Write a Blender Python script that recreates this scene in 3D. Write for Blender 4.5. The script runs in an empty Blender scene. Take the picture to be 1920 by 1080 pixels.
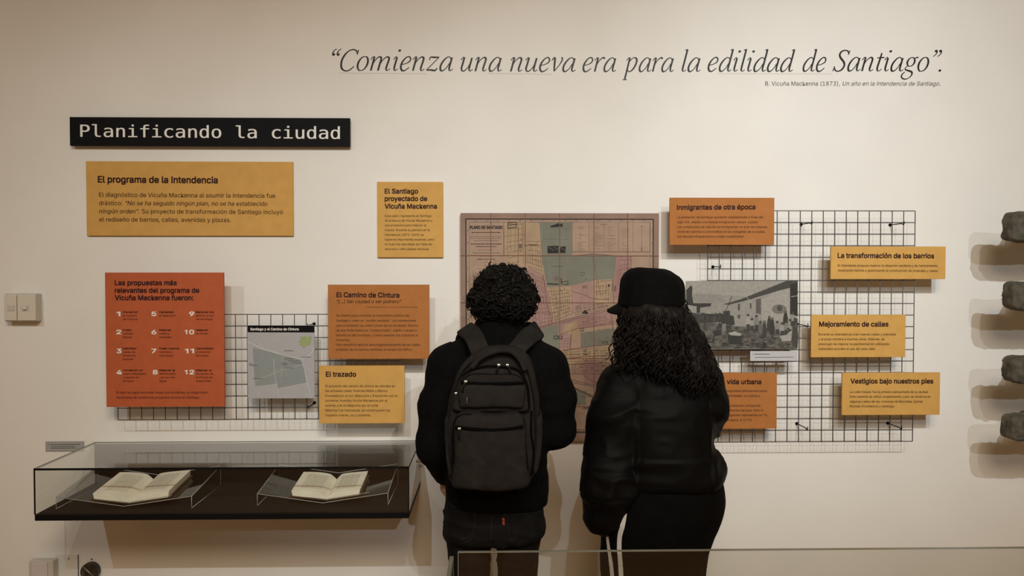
import bpy, bmesh, math, random, os
import numpy as np
from mathutils import Vector, Matrix, Euler, bvhtree

random.seed(7)
RNG = np.random.default_rng(11)
SC = bpy.context.scene
COL = SC.collection
PI = math.pi

# ------------------------------------------------------------------ camera
FPX = 1450.0
CAM = Vector((0.0, -3.40, 1.70))
YAW, PITCH = math.radians(1.22), math.radians(1.34)
ROT = Euler((PI / 2 - PITCH, 0, -YAW)).to_matrix()
cam_d = bpy.data.cameras.new('camera')
cam_d.sensor_width = 36.0
cam_d.lens = FPX * 36.0 / 1920.0
cam_d.clip_start = 0.05
cam = bpy.data.objects.new('camera', cam_d)
cam.location = CAM
cam.rotation_euler = (PI / 2 - PITCH, 0, -YAW)
COL.objects.link(cam)
SC.camera = cam

def W(px, py, y):
    """point of the plane Y=y seen at photo pixel (px,py)"""
    d = ROT @ Vector(((px - 960) / FPX, -(py - 540) / FPX, -1))
    return CAM + d * ((y - CAM.y) / d.y)

def WX(px, y, py=540): return W(px, py, y).x
def WZ(py, y, px=940): return W(px, py, y).z

# ------------------------------------------------------------------ light
SC.view_settings.view_transform = 'Standard'
SC.view_settings.look = 'None'
SC.view_settings.exposure = -0.07
SC.view_settings.gamma = 1.0
SC.view_settings.use_curve_mapping = False
world = bpy.data.worlds.new('world'); SC.world = world
world.use_nodes = True
world.node_tree.nodes['Background'].inputs[0].default_value = (1, .85, .65, 1)
world.node_tree.nodes['Background'].inputs[1].default_value = 0.035

def spot(x, aim, power, size=62, col=(.90, .975, 1.0), y=-3.9):
    l = bpy.data.lights.new('track_spot', 'SPOT')
    l.energy = power; l.spot_size = math.radians(size); l.spot_blend = 1.0
    l.shadow_soft_size = 0.014; l.color = col
    o = bpy.data.objects.new('track_spot', l); COL.objects.link(o)
    o.location = (x, y, 3.5)
    o.rotation_euler = (Vector(aim) - o.location).to_track_quat('-Z', 'Y').to_euler()
    o['kind'] = 'helper'
    return o
spot(-2.30, (-1.9, 0, 1.4), 104, 52)
spot(-0.70, (-0.8, 0, 1.5), 136, 49)
spot(0.20, (0.1, 0, 1.55), 94, 48)
spot(0.95, (0.95, 0, 1.8), 152, 48)
spot(1.45, (2.15, 0, 2.1), 255, 54)
spot(1.2, (0.9, 0, 1.65), 300, 40, y=-6.8)

def area(loc, aim, size, power, col):
    l = bpy.data.lights.new('warm_ambient_fill', 'AREA')
    l.shape = 'DISK'; l.size = size; l.energy = power; l.color = col
    o = bpy.data.objects.new('warm_ambient_fill', l); COL.objects.link(o)
    o.location = loc
    o.rotation_euler = (Vector(aim) - Vector(loc)).to_track_quat('-Z', 'Y').to_euler()
    o['kind'] = 'helper'
area((0.3, -4.6, 3.6), (0.3, -3.8, 0), 1.6, 138, (1, .80, .56))  # added warm fill for the ambient light, not a lamp of the room

# ------------------------------------------------------------------ materials
MATS = {}
def mat(name, col, rough=0.6, spec=0.3, noise=0.0, nscale=40, bump=0.0, bscale=200, metal=0.0,
        sheen=0.0, stretch=None, detail=4):
    if name in MATS: return MATS[name]
    m = bpy.data.materials.new(name); m.use_nodes = True
    nt = m.node_tree; b = nt.nodes['Principled BSDF']
    b.inputs['Base Color'].default_value = (*col, 1)
    b.inputs['Roughness'].default_value = rough
    b.inputs['Metallic'].default_value = metal
    b.inputs['Specular IOR Level'].default_value = spec
    if sheen: b.inputs['Sheen Weight'].default_value = sheen
    if noise or bump:
        tc = nt.nodes.new('ShaderNodeTexCoord')
        src = tc.outputs['Object']
        if stretch:
            mp = nt.nodes.new('ShaderNodeMapping'); mp.inputs['Scale'].default_value = stretch
            nt.links.new(src, mp.inputs['Vector']); src = mp.outputs['Vector']
    if noise:
        n = nt.nodes.new('ShaderNodeTexNoise'); n.inputs['Scale'].default_value = nscale
        n.inputs['Detail'].default_value = detail
        nt.links.new(src, n.inputs['Vector'])
        r = nt.nodes.new('ShaderNodeValToRGB')
        r.color_ramp.elements[0].position = .3; r.color_ramp.elements[1].position = .7
        lo = [max(0, c * (1 - noise)) for c in col]; hi = [min(1, c * (1 + noise)) for c in col]
        r.color_ramp.elements[0].color = (*lo, 1); r.color_ramp.elements[1].color = (*hi, 1)
        nt.links.new(n.outputs['Fac'], r.inputs['Fac'])
        nt.links.new(r.outputs['Color'], b.inputs['Base Color'])
    if bump:
        n2 = nt.nodes.new('ShaderNodeTexNoise'); n2.inputs['Scale'].default_value = bscale
        n2.inputs['Detail'].default_value = 5
        nt.links.new(src, n2.inputs['Vector'])
        bp = nt.nodes.new('ShaderNodeBump'); bp.inputs['Strength'].default_value = bump
        bp.inputs['Distance'].default_value = 0.004
        nt.links.new(n2.outputs['Fac'], bp.inputs['Height'])
        nt.links.new(bp.outputs['Normal'], b.inputs['Normal'])
    MATS[name] = m
    return m

def glass(name, tint=(.93, .95, .93), gain=1.6, rough=0.0):
    if name in MATS: return MATS[name]
    m = bpy.data.materials.new(name); m.use_nodes = True
    nt = m.node_tree
    for n in list(nt.nodes): nt.nodes.remove(n)
    out = nt.nodes.new('ShaderNodeOutputMaterial')
    tr = nt.nodes.new('ShaderNodeBsdfTransparent'); tr.inputs[0].default_value = (*tint, 1)
    gl = nt.nodes.new('ShaderNodeBsdfGlossy'); gl.inputs['Roughness'].default_value = rough
    gl.inputs[0].default_value = (1, 1, 1, 1)
    mx = nt.nodes.new('ShaderNodeMixShader')
    fr = nt.nodes.new('ShaderNodeFresnel'); fr.inputs['IOR'].default_value = 1.5
    geo = nt.nodes.new('ShaderNodeNewGeometry')
    inv = nt.nodes.new('ShaderNodeMath'); inv.operation = 'SUBTRACT'; inv.inputs[0].default_value = 1
    nt.links.new(geo.outputs['Backfacing'], inv.inputs[1])
    mu = nt.nodes.new('ShaderNodeMath'); mu.operation = 'MULTIPLY'
    nt.links.new(fr.outputs[0], mu.inputs[0]); nt.links.new(inv.outputs[0], mu.inputs[1])
    m2 = nt.nodes.new('ShaderNodeMath'); m2.operation = 'MULTIPLY'; m2.inputs[1].default_value = gain
    m2.use_clamp = True
    nt.links.new(mu.outputs[0], m2.inputs[0])
    nt.links.new(m2.outputs[0], mx.inputs[0])
    nt.links.new(tr.outputs[0], mx.inputs[1]); nt.links.new(gl.outputs[0], mx.inputs[2])
    nt.links.new(mx.outputs[0], out.inputs[0])
    MATS[name] = m
    return m

M_wall = mat('wall_plaster', (.80, .79, .755), .75, .2, noise=.025, nscale=3.0, bump=.16, bscale=26)
M_room = mat('room_plaster', (.62, .55, .44), .8, .2, noise=.03, nscale=3, bump=.1, bscale=40)
M_ceil = mat('ceiling_paint', (.60, .55, .47), .9, .1, noise=.03, nscale=5)
M_floor = mat('floor_wood', (.34, .20, .10), .5, .3, noise=.15, nscale=1.2, stretch=(1.2, 6, 1), bump=.1, bscale=30)
M_black = mat('black_paint', (.004, .004, .0045), .6, .12, noise=.2, nscale=30)
M_blackfelt = mat('black_felt', (.005, .0049, .0048), .8, .1, noise=.25, nscale=60, bump=.1, bscale=400)
M_yellow = mat('ochre_board', (.60, .345, .095), .7, .2, noise=.05, nscale=25, bump=.05, bscale=300)
M_orange = mat('orange_board', (.41, .160, .044), .7, .2, noise=.05, nscale=25, bump=.05, bscale=300)
M_red = mat('rust_red_board', (.46, .108, .040), .7, .2, noise=.05, nscale=25, bump=.05, bscale=300)
M_ink = mat('dark_maroon_ink', (.028, .008, .010), .7, .2, noise=.1)
M_ink_soft = mat('brown_ink', (.055, .018, .010), .7, .2, noise=.1)
M_ink_red = mat('maroon_small_ink', (.05, .011, .009), .7, .2, noise=.1)
M_vinyl = mat('black_vinyl', (.012, .011, .013), .5, .3, noise=.1)
M_vinylg = mat('grey_vinyl', (.075, .07, .068), .6, .3, noise=.1)
M_white = mat('white_print', (.80, .80, .78), .6, .3, noise=.03)
M_wire = mat('grey_steel_wire', (.085, .085, .088), .45, .5, noise=.2, nscale=120, metal=.4)
M_plastic = mat('white_plastic', (.66, .62, .54), .4, .4, noise=.02, nscale=20)
M_plastic2 = mat('aged_white_plastic', (.56, .54, .48), .4, .4, noise=.02, nscale=20)
M_label = mat('grey_label', (.50, .50, .52), .6, .3, noise=.03)
M_label2 = mat('dull_grey_label', (.36, .36, .36), .6, .3, noise=.03)
M_gink = mat('grey_ink', (.12, .12, .12), .7, .2, noise=.1)
M_page = mat('aged_paper', (.90, .865, .75), .85, .15, noise=.06, nscale=18, bump=.05, bscale=80)
M_pagetxt = mat('faded_print', (.46, .43, .35), .85, .1, noise=.1)
M_cover = mat('brown_book_cloth', (.10, .065, .04), .8, .2, noise=.2, nscale=60)
M_stone = mat('grey_cobble', (.095, .086, .066), .85, .25, noise=.4, nscale=26, bump=.8, bscale=55, detail=8)
M_steel = mat('dark_steel', (.09, .09, .09), .35, .5, noise=.1, metal=.8)
M_silver = mat('bright_metal', (.6, .6, .58), .3, .5, noise=.05, metal=.9)
M_skin = mat('skin', (.42, .25, .17), .5, .35, noise=.06, nscale=30)
M_hair = mat('black_hair', (.0055, .0045, .004), .6, .14, noise=.4, nscale=50)
M_hair2 = mat('dark_brown_hair', (.0065, .0046, .0038), .6, .14, noise=.5, nscale=12)
M_jacket = mat('black_wool_jacket', (.0026, .0026, .0028), .9, .08, noise=.25, nscale=60, bump=.2, bscale=500)
M_jeans = mat('black_denim', (.0062, .0062, .0065), .85, .12, noise=.4, nscale=9, bump=.25, bscale=700)
M_stitch = mat('denim_stitching', (.016, .0155, .015), .8, .2, noise=.2)
M_redtab = mat('red_tab', (.30, .05, .03), .7, .2, noise=.1)
M_pack = mat('charcoal_canvas', (.0185, .0166, .0155), .9, .08, noise=.18, nscale=25, bump=.3, bscale=600)
M_packd = mat('black_webbing', (.007, .0065, .0065), .75, .15, noise=.2, nscale=60)
M_zip = mat('black_zip_tape', (.0025, .0025, .0025), .9, .05, noise=.2)
M_nylon = mat('black_nylon', (.0024, .0023, .0022), .6, .09, noise=.2, nscale=30, bump=.15, bscale=300)
M_trous = mat('black_trousers', (.0022, .0021, .0021), .9, .08, noise=.25, nscale=40)
M_cap = mat('black_cotton_cap', (.0028, .0028, .0028), .9, .08, noise=.25, nscale=60, bump=.2, bscale=500)
M_stripe = mat('white_stripe', (.58, .57, .55), .8, .2, noise=.04)
M_shoe = mat('black_shoe', (.012, .012, .012), .6, .3, noise=.2)
M_glass = glass('clear_glass')
M_casetop = glass('case_glass', (.965, .975, .965), 1.35)
M_acryl = glass('clear_acrylic', (.955, .96, .955), 1.0, .03)
M_barrier = glass('barrier_glass', (.90, .90, .875), 1.0)
M_glassedge = mat('green_glass_edge', (.20, .21, .18), .25, .6, noise=.1, nscale=10)
M_acedge = mat('acrylic_edge', (.46, .47, .46), .25, .6, noise=.1, nscale=10)

# ------------------------------------------------------------------ object helpers
def wloc(o):
    v = Vector((0, 0, 0))
    while o: v += o.location; o = o.parent
    return v

def obj(name, verts, faces, mats, parent=None, loc=None, smooth=False, midx=None):
    """link one mesh object; verts are world coordinates"""
    base = wloc(parent) if parent else Vector((0, 0, 0))
    here = Vector(loc) if loc is not None else base
    me = bpy.data.meshes.new(name)
    V = np.asarray(verts, dtype=float).reshape(-1, 3) - np.array(here)
    if isinstance(faces, np.ndarray): faces = faces.tolist()
    me.from_pydata(V.tolist(), [], faces)
    if not isinstance(mats, (list, tuple)): mats = [mats]
    for m in mats: me.materials.append(m)
    if midx is not None: me.polygons.foreach_set('material_index', list(midx))
    if smooth: me.polygons.foreach_set('use_smooth', [True] * len(me.polygons))
    me.update()
    o = bpy.data.objects.new(name, me); COL.objects.link(o)
    o.location = here - base
    if parent: o.parent = parent
    return o

def thing(name, loc, label, cat, group=None):
    o = bpy.data.objects.new(name, None); COL.objects.link(o)
    o.empty_display_size = .05
    o.location = loc; o['label'] = label; o['category'] = cat
    if group: o['group'] = group
    return o

def tag(o, label, cat, group=None):
    o['label'] = label; o['category'] = cat
    if group: o['group'] = group
    return o

def struct(name, *a, **k):
    o = obj(name, *a, **k); o['kind'] = 'structure'; return o

def box(lo, hi, bev=0.0, seg=2):
    bm = bmesh.new(); bmesh.ops.create_cube(bm, size=1)
    lo, hi = Vector(lo), Vector(hi)
    for v in bm.verts:
        v.co = Vector([(lo[i] + hi[i]) / 2 + v.co[i] * (hi[i] - lo[i]) for i in range(3)])
    if bev: bmesh.ops.bevel(bm, geom=list(bm.edges), offset=bev, segments=seg, affect='EDGES', profile=.5)
    return bm_out(bm)

def bm_out(bm):
    bm.verts.index_update()
    v = [tuple(x.co) for x in bm.verts]; f = [[x.index for x in p.verts] for p in bm.faces]
    bm.free(); return v, f

def join(*ms):
    V, F = [], []
    for v, f in ms:
        n = len(V); V += [tuple(x) for x in v]; F += [[i + n for i in q] for q in f]
    return V, F

def tube(pts, r, sides=8, cap=True):
    pts = [Vector(p) for p in pts]; n = len(pts)
    rr = r if isinstance(r, (list, tuple)) else [r] * n
    V, F = [], []
    t0 = (pts[1] - pts[0]).normalized()
    u = t0.orthogonal().normalized()
    for i in range(n):
        t = (pts[min(i + 1, n - 1)] - pts[max(i - 1, 0)]).normalized()
        u = (u - t * u.dot(t)).normalized(); w = t.cross(u)
        for k in range(sides):
            a = 2 * PI * k / sides
            V.append(tuple(pts[i] + (u * math.cos(a) + w * math.sin(a)) * rr[i]))
    for i in range(n - 1):
        for k in range(sides):
            a, b = i * sides + k, i * sides + (k + 1) % sides
            F.append([a, b, b + sides, a + sides])
    if cap:
        F.append(list(range(sides))[::-1]); F.append([(n - 1) * sides + k for k in range(sides)])
    return V, F

def catmull(P, n=8, closed=False):
    P = [np.array(p, float) for p in P]; out = []
    N = len(P)
    rng = range(N) if closed else range(N - 1)
    for i in rng:
        if closed: a, b, c, d = P[(i - 1) % N], P[i], P[(i + 1) % N], P[(i + 2) % N]
        else: a, b, c, d = P[max(i - 1, 0)], P[i], P[i + 1], P[min(i + 2, N - 1)]
        for k in range(n):
            t = k / n
            out.append(.5 * ((2 * b) + (-a + c) * t + (2 * a - 5 * b + 4 * c - d) * t * t + (-a + 3 * b - 3 * c + d) * t ** 3))
    if not closed: out.append(P[-1])
    return np.array(out)

def ribbon2(P, w):
    """flat ribbon polygon strip in 2-D; P (n,2), w scalar or per point"""
    P = np.asarray(P, float); n = len(P)
    ww = np.full(n, w) if np.isscalar(w) else np.asarray(w)
    T = np.zeros_like(P); T[1:-1] = P[2:] - P[:-2]; T[0] = P[1] - P[0]; T[-1] = P[-1] - P[-2]
    L = np.linalg.norm(T, axis=1); L[L == 0] = 1; T /= L[:, None]
    N = np.stack([-T[:, 1], T[:, 0]], 1)
    A, B = P + N * ww[:, None] / 2, P - N * ww[:, None] / 2
    V = np.concatenate([A, B])
    F = [[i, i + n, i + n + 1, i + 1] for i in range(n - 1)]
    return V, F

# ------------------------------------------------------------------ text
FDIR = os.path.join(bpy.utils.resource_path('LOCAL'), 'datafiles', 'fonts')
def load_font(n):
    try: return bpy.data.fonts.load(os.path.join(FDIR, n))
    except Exception: return None
FONT_MONO = load_font('DejaVuSansMono.woff2')
FONT_SANS = load_font('Inter.woff2')
_tc = {}
def split_faces(v, F):
    """every triangle gets its own corners and a hair's depth, so overlapping contours never lie in one plane"""
    V2, F2, J = [], [], []
    for i, q in enumerate(F):
        n = len(V2)
        V2 += [v[a] for a in q]; J += [3e-6 * (i % 30)] * len(q); F2.append(list(range(n, n + len(q))))
    return np.array(V2), F2, np.array(J)
def text_geo(s, italic=False, off=0.0, res=2, mono=False):
    key = (s, italic, off, res, mono)
    if key in _tc: return _tc[key]
    if s.isdigit() and '1' in s and not mono:       # plain figure one, without a foot
        Vs, Fs, Js, x, n = [], [], [], 0.0, 0
        kk = text_geo('5', italic, 0.0, res, mono)[0][:, 1].max() / .735
        for ch in s:
            if ch == '1':
                w = .095 + 2 * off
                v = np.array([[x + .16, 0], [x + .16 + w, 0], [x + .16 + w, .727], [x + .16, .727], [x + .02, .60], [x + .02, .60 - w], [x + .16, .727 - w * 1.05]]); v = np.array([x, 0]) + (v - np.array([x, 0])) * kk; f = [[0, 1, 2, 3], [3, 4, 5, 6]]; j = np.zeros(7); a = (.33 + w) * kk
            else:
                v, f, j = text_geo(ch, italic, off, res, mono); v = v + np.array([x + .06 - v[:, 0].min(), 0]); a = v[:, 0].max() - x + .06
            Vs.append(v); Fs += [[k + n for k in q] for q in f]; Js.append(j); n += len(v); x += a
        _tc[key] = (np.concatenate(Vs), Fs, np.concatenate(Js))
        return _tc[key]
    cu = bpy.data.curves.new('t', 'FONT'); cu.body = s if mono else s.replace('I', '\u0399'); cu.size = 1
    cu.shear = .2 if italic else 0; cu.offset = off; cu.resolution_u = max(3, res); cu.fill_mode = 'FRONT'
    f = FONT_MONO if mono else FONT_SANS
    if f: cu.font = f
    o = bpy.data.objects.new('t', cu); COL.objects.link(o)
    dg = bpy.context.evaluated_depsgraph_get(); dg.update()
    me = bpy.data.meshes.new_from_object(o.evaluated_get(dg))
    n = len(me.vertices); v = np.zeros(n * 3); me.vertices.foreach_get('co', v)
    F = [list(p.vertices) for p in me.polygons]
    bpy.data.objects.remove(o); bpy.data.curves.remove(cu); bpy.data.meshes.remove(me)
    _tc[key] = split_faces(v.reshape(-1, 3)[:, :2], F)
    return _tc[key]

def line_geo(runs, **k):
    """runs: str or [(str, italic)] -> one 2-D mesh, starting at x=0; returns V,F,depth jitter,width"""
    if isinstance(runs, str): runs = [(runs, False)]
    V, F, J, x = [], [], [], 0.0
    for i, (s, it) in enumerate(runs):
        v, f, jt = text_geo(s.rstrip(), italic=it, **k)
        n = sum(len(a) for a in V)
        lo = v[:, 0].min() if i == 0 else 0
        V.append(v + np.array([x - lo, 0])); J.append(jt); F += [[a + n for a in q] for q in f]
        sp = len(s) - len(s.rstrip())
        x += v[:, 0].max() - lo + sp * .27
    V = np.concatenate(V)
    return V, F, np.concatenate(J), V[:, 0].max()

class Sheet:
    """flat print: polygons, strokes and lettering on the plane Y=y (facing -Y)"""
    def __init__(s, y): s.y = y; s.V = []; s.F = []; s.M = []; s.mats = []; s.n = 0
    def mi(s, m):
        if m not in s.mats: s.mats.append(m)
        return s.mats.index(m)
    def raw(s, xz, F, m, layer=1, jit=None):
        xz = np.asarray(xz, float)
        s.c = getattr(s, 'c', 0) + 1
        y = np.full(len(xz), s.y - 0.0004 * layer - 1.2e-6 * (s.c % 300))
        if jit is not None: y = y - jit
        s.V.append(np.stack([xz[:, 0], y, xz[:, 1]], 1))
        s.F += [[a + s.n for a in q] for q in F]; s.M += [s.mi(m)] * len(F); s.n += len(xz)
    def px(s, P): return np.array([[(w := W(p[0], p[1], s.y)).x, w.z] for p in P])
    def poly(s, P, m, layer=1): s.raw(s.px(P), [list(range(len(P)))[::-1]], m, layer)
    def stroke(s, P, wpx, m, layer=2, smooth=0):
        if smooth: P = catmull(P, smooth)
        Q = s.px(P)
        k = (s.y - CAM.y) / FPX
        V, F = ribbon2(Q, np.asarray(wpx) * k if not np.isscalar(wpx) else wpx * k)
        s.raw(V, F, m, layer)
    def circle(s, c, r, m, layer=2, n=14, ry=None):
        s.poly([(c[0] + r * math.cos(2 * PI * i / n), c[1] - (ry or r) * math.sin(2 * PI * i / n)) for i in range(n)][::-1], m, layer)
    def text(s, lines, m, layer=2, off=0.0, res=2, mono=False, uniform=True, sy=None):
        """lines: [(runs, x0, x1, baseline_px[, baseline_px_right])]"""
        G = []
        for L in lines:
            V, F, J, w = line_geo(L[0], off=0.0, res=res, mono=mono)
            a = s.px([(L[1], L[3])])[0]; b = s.px([(L[2], L[4] if len(L) > 4 else L[3])])[0]
            G.append((V, F, w, a, b, J))
        sc = [np.linalg.norm(g[4] - g[3]) / g[2] for g in G]
        my = np.mean(sc) if sy is None else sy * (s.y - CAM.y) / FPX
        for (V, F, w, a, b, J), k in zip(G, sc):
            d = (b - a) / np.linalg.norm(b - a); nrm = np.array([-d[1], d[0]])
            P = a + V[:, :1] * k * d + V[:, 1:2] * my * nrm
            hits = [(0, 0)] if off < .005 else [(0, 0), (-off, 0), (off, 0)] if off < .012 else [(-off, -off), (off, off), (-off, off), (off, -off), (0, 0)]
            for i, (dx, dz) in enumerate(hits):
                s.raw(P + np.array([dx, dz]) * my, F, m, layer, J + i * 1e-4)
    def build(s, name, parent):
        return obj(name, np.concatenate(s.V), s.F, s.mats, parent, midx=s.M)

# ------------------------------------------------------------------ room
XL, XR, YB, ZC = -3.6, 4.0, -8.2, 3.95
struct('wall_back', *box((XL, 0, 0), (XR, .2, ZC)), M_wall)
struct('wall_left', *box((XL - .2, YB, 0), (XL, .2, ZC)), M_room)
struct('wall_right', *box((XR, YB, 0), (XR + .2, .2, ZC)), M_room)
struct('wall_front', *box((XL - .2, YB - .2, 0), (XR + .2, YB, ZC)), M_room)
struct('floor', *box((XL - .2, YB - .2, -.1), (XR + .2, .2, 0)), M_floor)
struct('ceiling', *box((XL - .2, YB - .2, ZC), (XR + .2, .2, ZC + .1)), M_ceil)
struct('baseboard_back', *box((XL, -.015, 0), (XR, 0, .09), .003), M_room)

# ------------------------------------------------------------------ panels
def rect_from(px4, y):
    """pixel corners TL,TR,BR,BL -> x0,x1,z0,z1 on the plane y"""
    P = [W(a, b, y) for a, b in px4]
    return ((P[0].x + P[3].x) / 2, (P[1].x + P[2].x) / 2, (P[2].z + P[3].z) / 2, (P[0].z + P[1].z) / 2)

def board(name, px4, yf, th, m, label, cat, group, yback=0.0, part='board', post='spacer', posts=True, bev=.0012):
    x0, x1, z0, z1 = rect_from(px4, yf)
    t = thing(name, ((x0 + x1) / 2, yf + th, z0), label, cat, group)
    obj(part, *box((x0, yf, z0), (x1, yf + th, z1), bev), m, t)
    if posts:
        for i in (.2, .8):
            for j in (.25, .75):
                cx, cz = x0 + (x1 - x0) * i, z0 + (z1 - z0) * j
                obj(post, *box((cx - .012, yf + th, cz - .012), (cx + .012, yback - .0006, cz + .012), .002), M_black, t)
    return t

YG, GT = -.112, .0039        # wire grid plane and wire thickness
YP = YG - .022               # front of boards clipped on a grid
def on_wall(*a, **k): return board(*a, yback=0.0, **k)
G_TXT = 'text panels of the exhibition'

# title sign
t = on_wall('title_sign', [(130.3, 218.2), (656.6, 222.5), (655.6, 275.6), (131, 272.4)], -.034, .016, M_black,
            'long black title sign reading Planificando la ciudad in white letters', 'sign', G_TXT)
s = Sheet(-.034)
s.text([('Planificando la ciudad', 151, 637, 256.5, 260.5)], M_white, mono=True, res=5, off=0.008, sy=43)
s.build('lettering', t)

def text_panel(px4, y, m, label, head, body, ink=M_ink, soft=M_ink_soft, extra=None, yback=None, th=.010, hoff=.022):
    t = board('text_panel', px4, y, th, m, label, 'panel', G_TXT, yback=(YG - .0019) if yback is None else yback,
              post='clip' if yback is None else 'spacer')
    if head:
        s = Sheet(y); s.text(head, ink, off=hoff, res=3); s.build('heading', t)
    s = Sheet(y); s.text(body, soft, off=.006, res=2)
    if extra: extra(s)
    s.build('body_text', t)
    return t

text_panel([(160.4, 301.1), (549, 304.5), (549.7, 442.8), (162.9, 441.4)], -.014, M_yellow,
  'wide ochre panel headed El programa de la Intendencia, under the black title sign',
  [('El programa de la Intendencia', 184, 408, 342, 343.5)],
  [('El diagnóstico de Vicuña Mackenna al asumir la Intendencia fue', 186, 516, 369, 371),
   ([('drástico: ', False), ('“No se ha seguido ningún plan, no se ha establecido', True)], 186, 501.5, 384.5, 386),
   ([('ningún orden”. ', True), ('Su proyecto de transformación de Santiago incluyó', False)], 186, 530.5, 399.8, 401.5),
   ('el rediseño de barrios, calles, avenidas y plazas.', 186.5, 433, 415.3, 416.3)], yback=0.0)

text_panel([(707.2, 340.5), (830.8, 341.3), (831, 483.5), (707.5, 482)], -.014, M_yellow,
  'small upright ochre panel headed El Santiago proyectado, left of the big map',
  [('El Santiago', 721.7, 783.7, 362.8), ('proyectado de', 721.7, 800.7, 376.7), ('Vicuña Mackenna', 721.7, 819, 391)],
  [(a, 721.7, b, c) for a, b, c in [
   ('Este plano representa el Santiago', 809.3, 406.7), ('de la época de Vicuña Mackenna y', 810.8, 415.5),
   ('sus proyectos para mejorar la', 798.7, 424.3), ('ciudad. Durante su período en la', 805.8, 433.2),
   ('Intendencia (1872-1875) se', 794.3, 442.2), ('lograron importantes avances, pero', 814.2, 451),
   ('no todo fue ejecutado por falta de', 809.3, 459.8), ('recursos o dificultades técnicas.', 805, 468.8)]], yback=0.0)

def red_extra(s):
    X = lambda v: 180 + v / 3.723
    Y = lambda v: 490 + v / 3.723
    num = [('1', 145, 170, 381), ('5', 389, 420, 381), ('9', 653, 685, 381), ('2', 144, 176, 508), ('6', 389, 421, 508), ('10', 622, 684, 508),
           ('3', 146, 178, 640), ('7', 389, 421, 640), ('11', 623, 684, 640), ('4', 146, 180, 788), ('8', 398, 430, 788), ('12', 622, 685, 788)]
    for n, a, b, c in num:
        s.text([(n, X(a), X(b), Y(c))], M_white, off=.025, res=3, sy=15.2)
    it = [(188, 360, [[('Construir', 292)], [('el Camino', 285)], [('de Cintura', 290)]]),
          (188, 485, [[('Crear', 249)], [('nuevas', 257)], [('plazas', 251)]]),
          (188, 614, [[('Habilitar', 284)], [('casas de', 275)], [('diversión', 279)], [('popular', 264)]]),
          (190, 766, [[('Construir un', 325)], [('nuevo Matadero', 350)], [('y reparar el', 297)], [('antiguo', 265)]]),
          (442, 360, [[('Canalizar', 545)], [('el Mapocho', 556)]]),
          (442, 485, [[('Mejorar', 525)], [('calles y', 513)], [('avenidas', 527)]]),
          (442, 614, [[('Crear nuevos', 580)], [('recintos o', 537)], [('mercados', 540)]]),
          (443, 766, [[('Mejorar la', 551)], [('distribución', 558)], [('y el uso del', 551)], [('agua', 491)]]),
          (699, 360, [[('Renovar los', 823)], [('barrios al sur', 823)], [('de Santiago', 816)]]),
          (699, 485, [[('Mejorar', 784)], [('la cárcel', 780)]]),
          (699, 614, [[('Centralizar', 821)], [('y construir', 802)], [('escuelas', 785)]]),
          (699, 766, [[('Mejorar la', 806)], [('situación de', 819)], [('la Policía de', 814)], [('Seguridad', 801)]])]
    for x, y, ls in it:
        for i, l in enumerate(ls):
            s.text([(l[0][0], X(x), X(l[0][1]), Y(y + i * 24.8))], M_ink if i == 0 else M_ink_red, off=.022 if i == 0 else .008, res=2, sy=6.6)
text_panel([(196.7, 511), (420.4, 511), (420.4, 762.6), (199.3, 763)], YP, M_red,
  'large rust red panel with twelve white numbered items on the left wire grid',
  [('Las propuestas más', 215.7, 331.2, 534.6), ('relevantes del programa de', 215.7, 373.4, 548.8), ('Vicuña Mackenna fueron:', 215.7, 362.1, 562.7)],
  [('Si bien no logró concretar todas sus iniciativas, su diagnóstico', 218, 390.6, 737.8),
   ('fue la base de numerosos proyectos futuros en Santiago.', 218, 375, 747.2)], soft=M_ink_red, extra=red_extra)

def camino_extra(s):
    s.text([([('“[...] Ser ciudad o ser potrero”', True)], 631, 753, 568.3)], M_ink, off=.006, res=2)
    s.text([('B. Vicuña Mackenna (1872), Un año en la Intendencia de Santiago.', 687, 783.6, 576.9)], M_ink_soft, res=1)
text_panel([(616, 532.4), (806, 535), (804, 674), (614, 672)], YP, M_orange,
  'orange panel headed El Camino de Cintura, left of the man with the backpack',
  [('El Camino de Cintura', 631.3, 748.6, 557, 557.8)],
  [(a, 630.5, b, c) for a, b, c in [
   ('Se diseñó para controlar el crecimiento caótico de', 766.7, 593.5),
   ([('Santiago y crear un ', False), ('“cordón sanitario” ', True), ('con plantaciones', False)], 780.2, 603),
   ('que controlaran los malos olores de los arrabales. Dentro', 783.6, 612.3),
   ([('de ese límite estaría la ', False), ('“ciudad propia”', True), (', sujeta a cargos y', False)], 781.6, 621.3),
   ('beneficios del municipio, y fuera estarían los suburbios e', 783, 630.5), ('industrias.', 656.8, 639.3),
   ('Otro beneficio sería el descongestionamiento de las calles,', 788.8, 648.3),
   ('al liberar de los barrios centrales el exceso de tráfico.', 773, 657.3)]], extra=camino_extra)

text_panel([(598.6, 685.4), (759, 686), (757.8, 794.7), (597.4, 793)], YP, M_yellow,
  'ochre panel headed El trazado, below the orange panel on the left wire grid',
  [('El trazado', 611.2, 667.4, 706)],
  [(a, 610.3, b, c) for a, b, c in [
   ('El proyecto del camino de cintura se ubicaba en', 740.6, 725.7), ('las actuales calles: Avenida Matta y Blanco', 726.3, 734.7),
   ('Encalada por el sur; Matucana y Exposición por el', 745.2, 744), ('poniente; Avenida Vicuña Mackenna por el', 726.3, 753),
   ('oriente; y el río Mapocho por el norte.', 710.2, 762.2), ('Mientras fue intendente, se construyeron los', 731.4, 771.3),
   ('trazados oriente, sur y poniente.', 695.6, 780.4)]])

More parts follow.
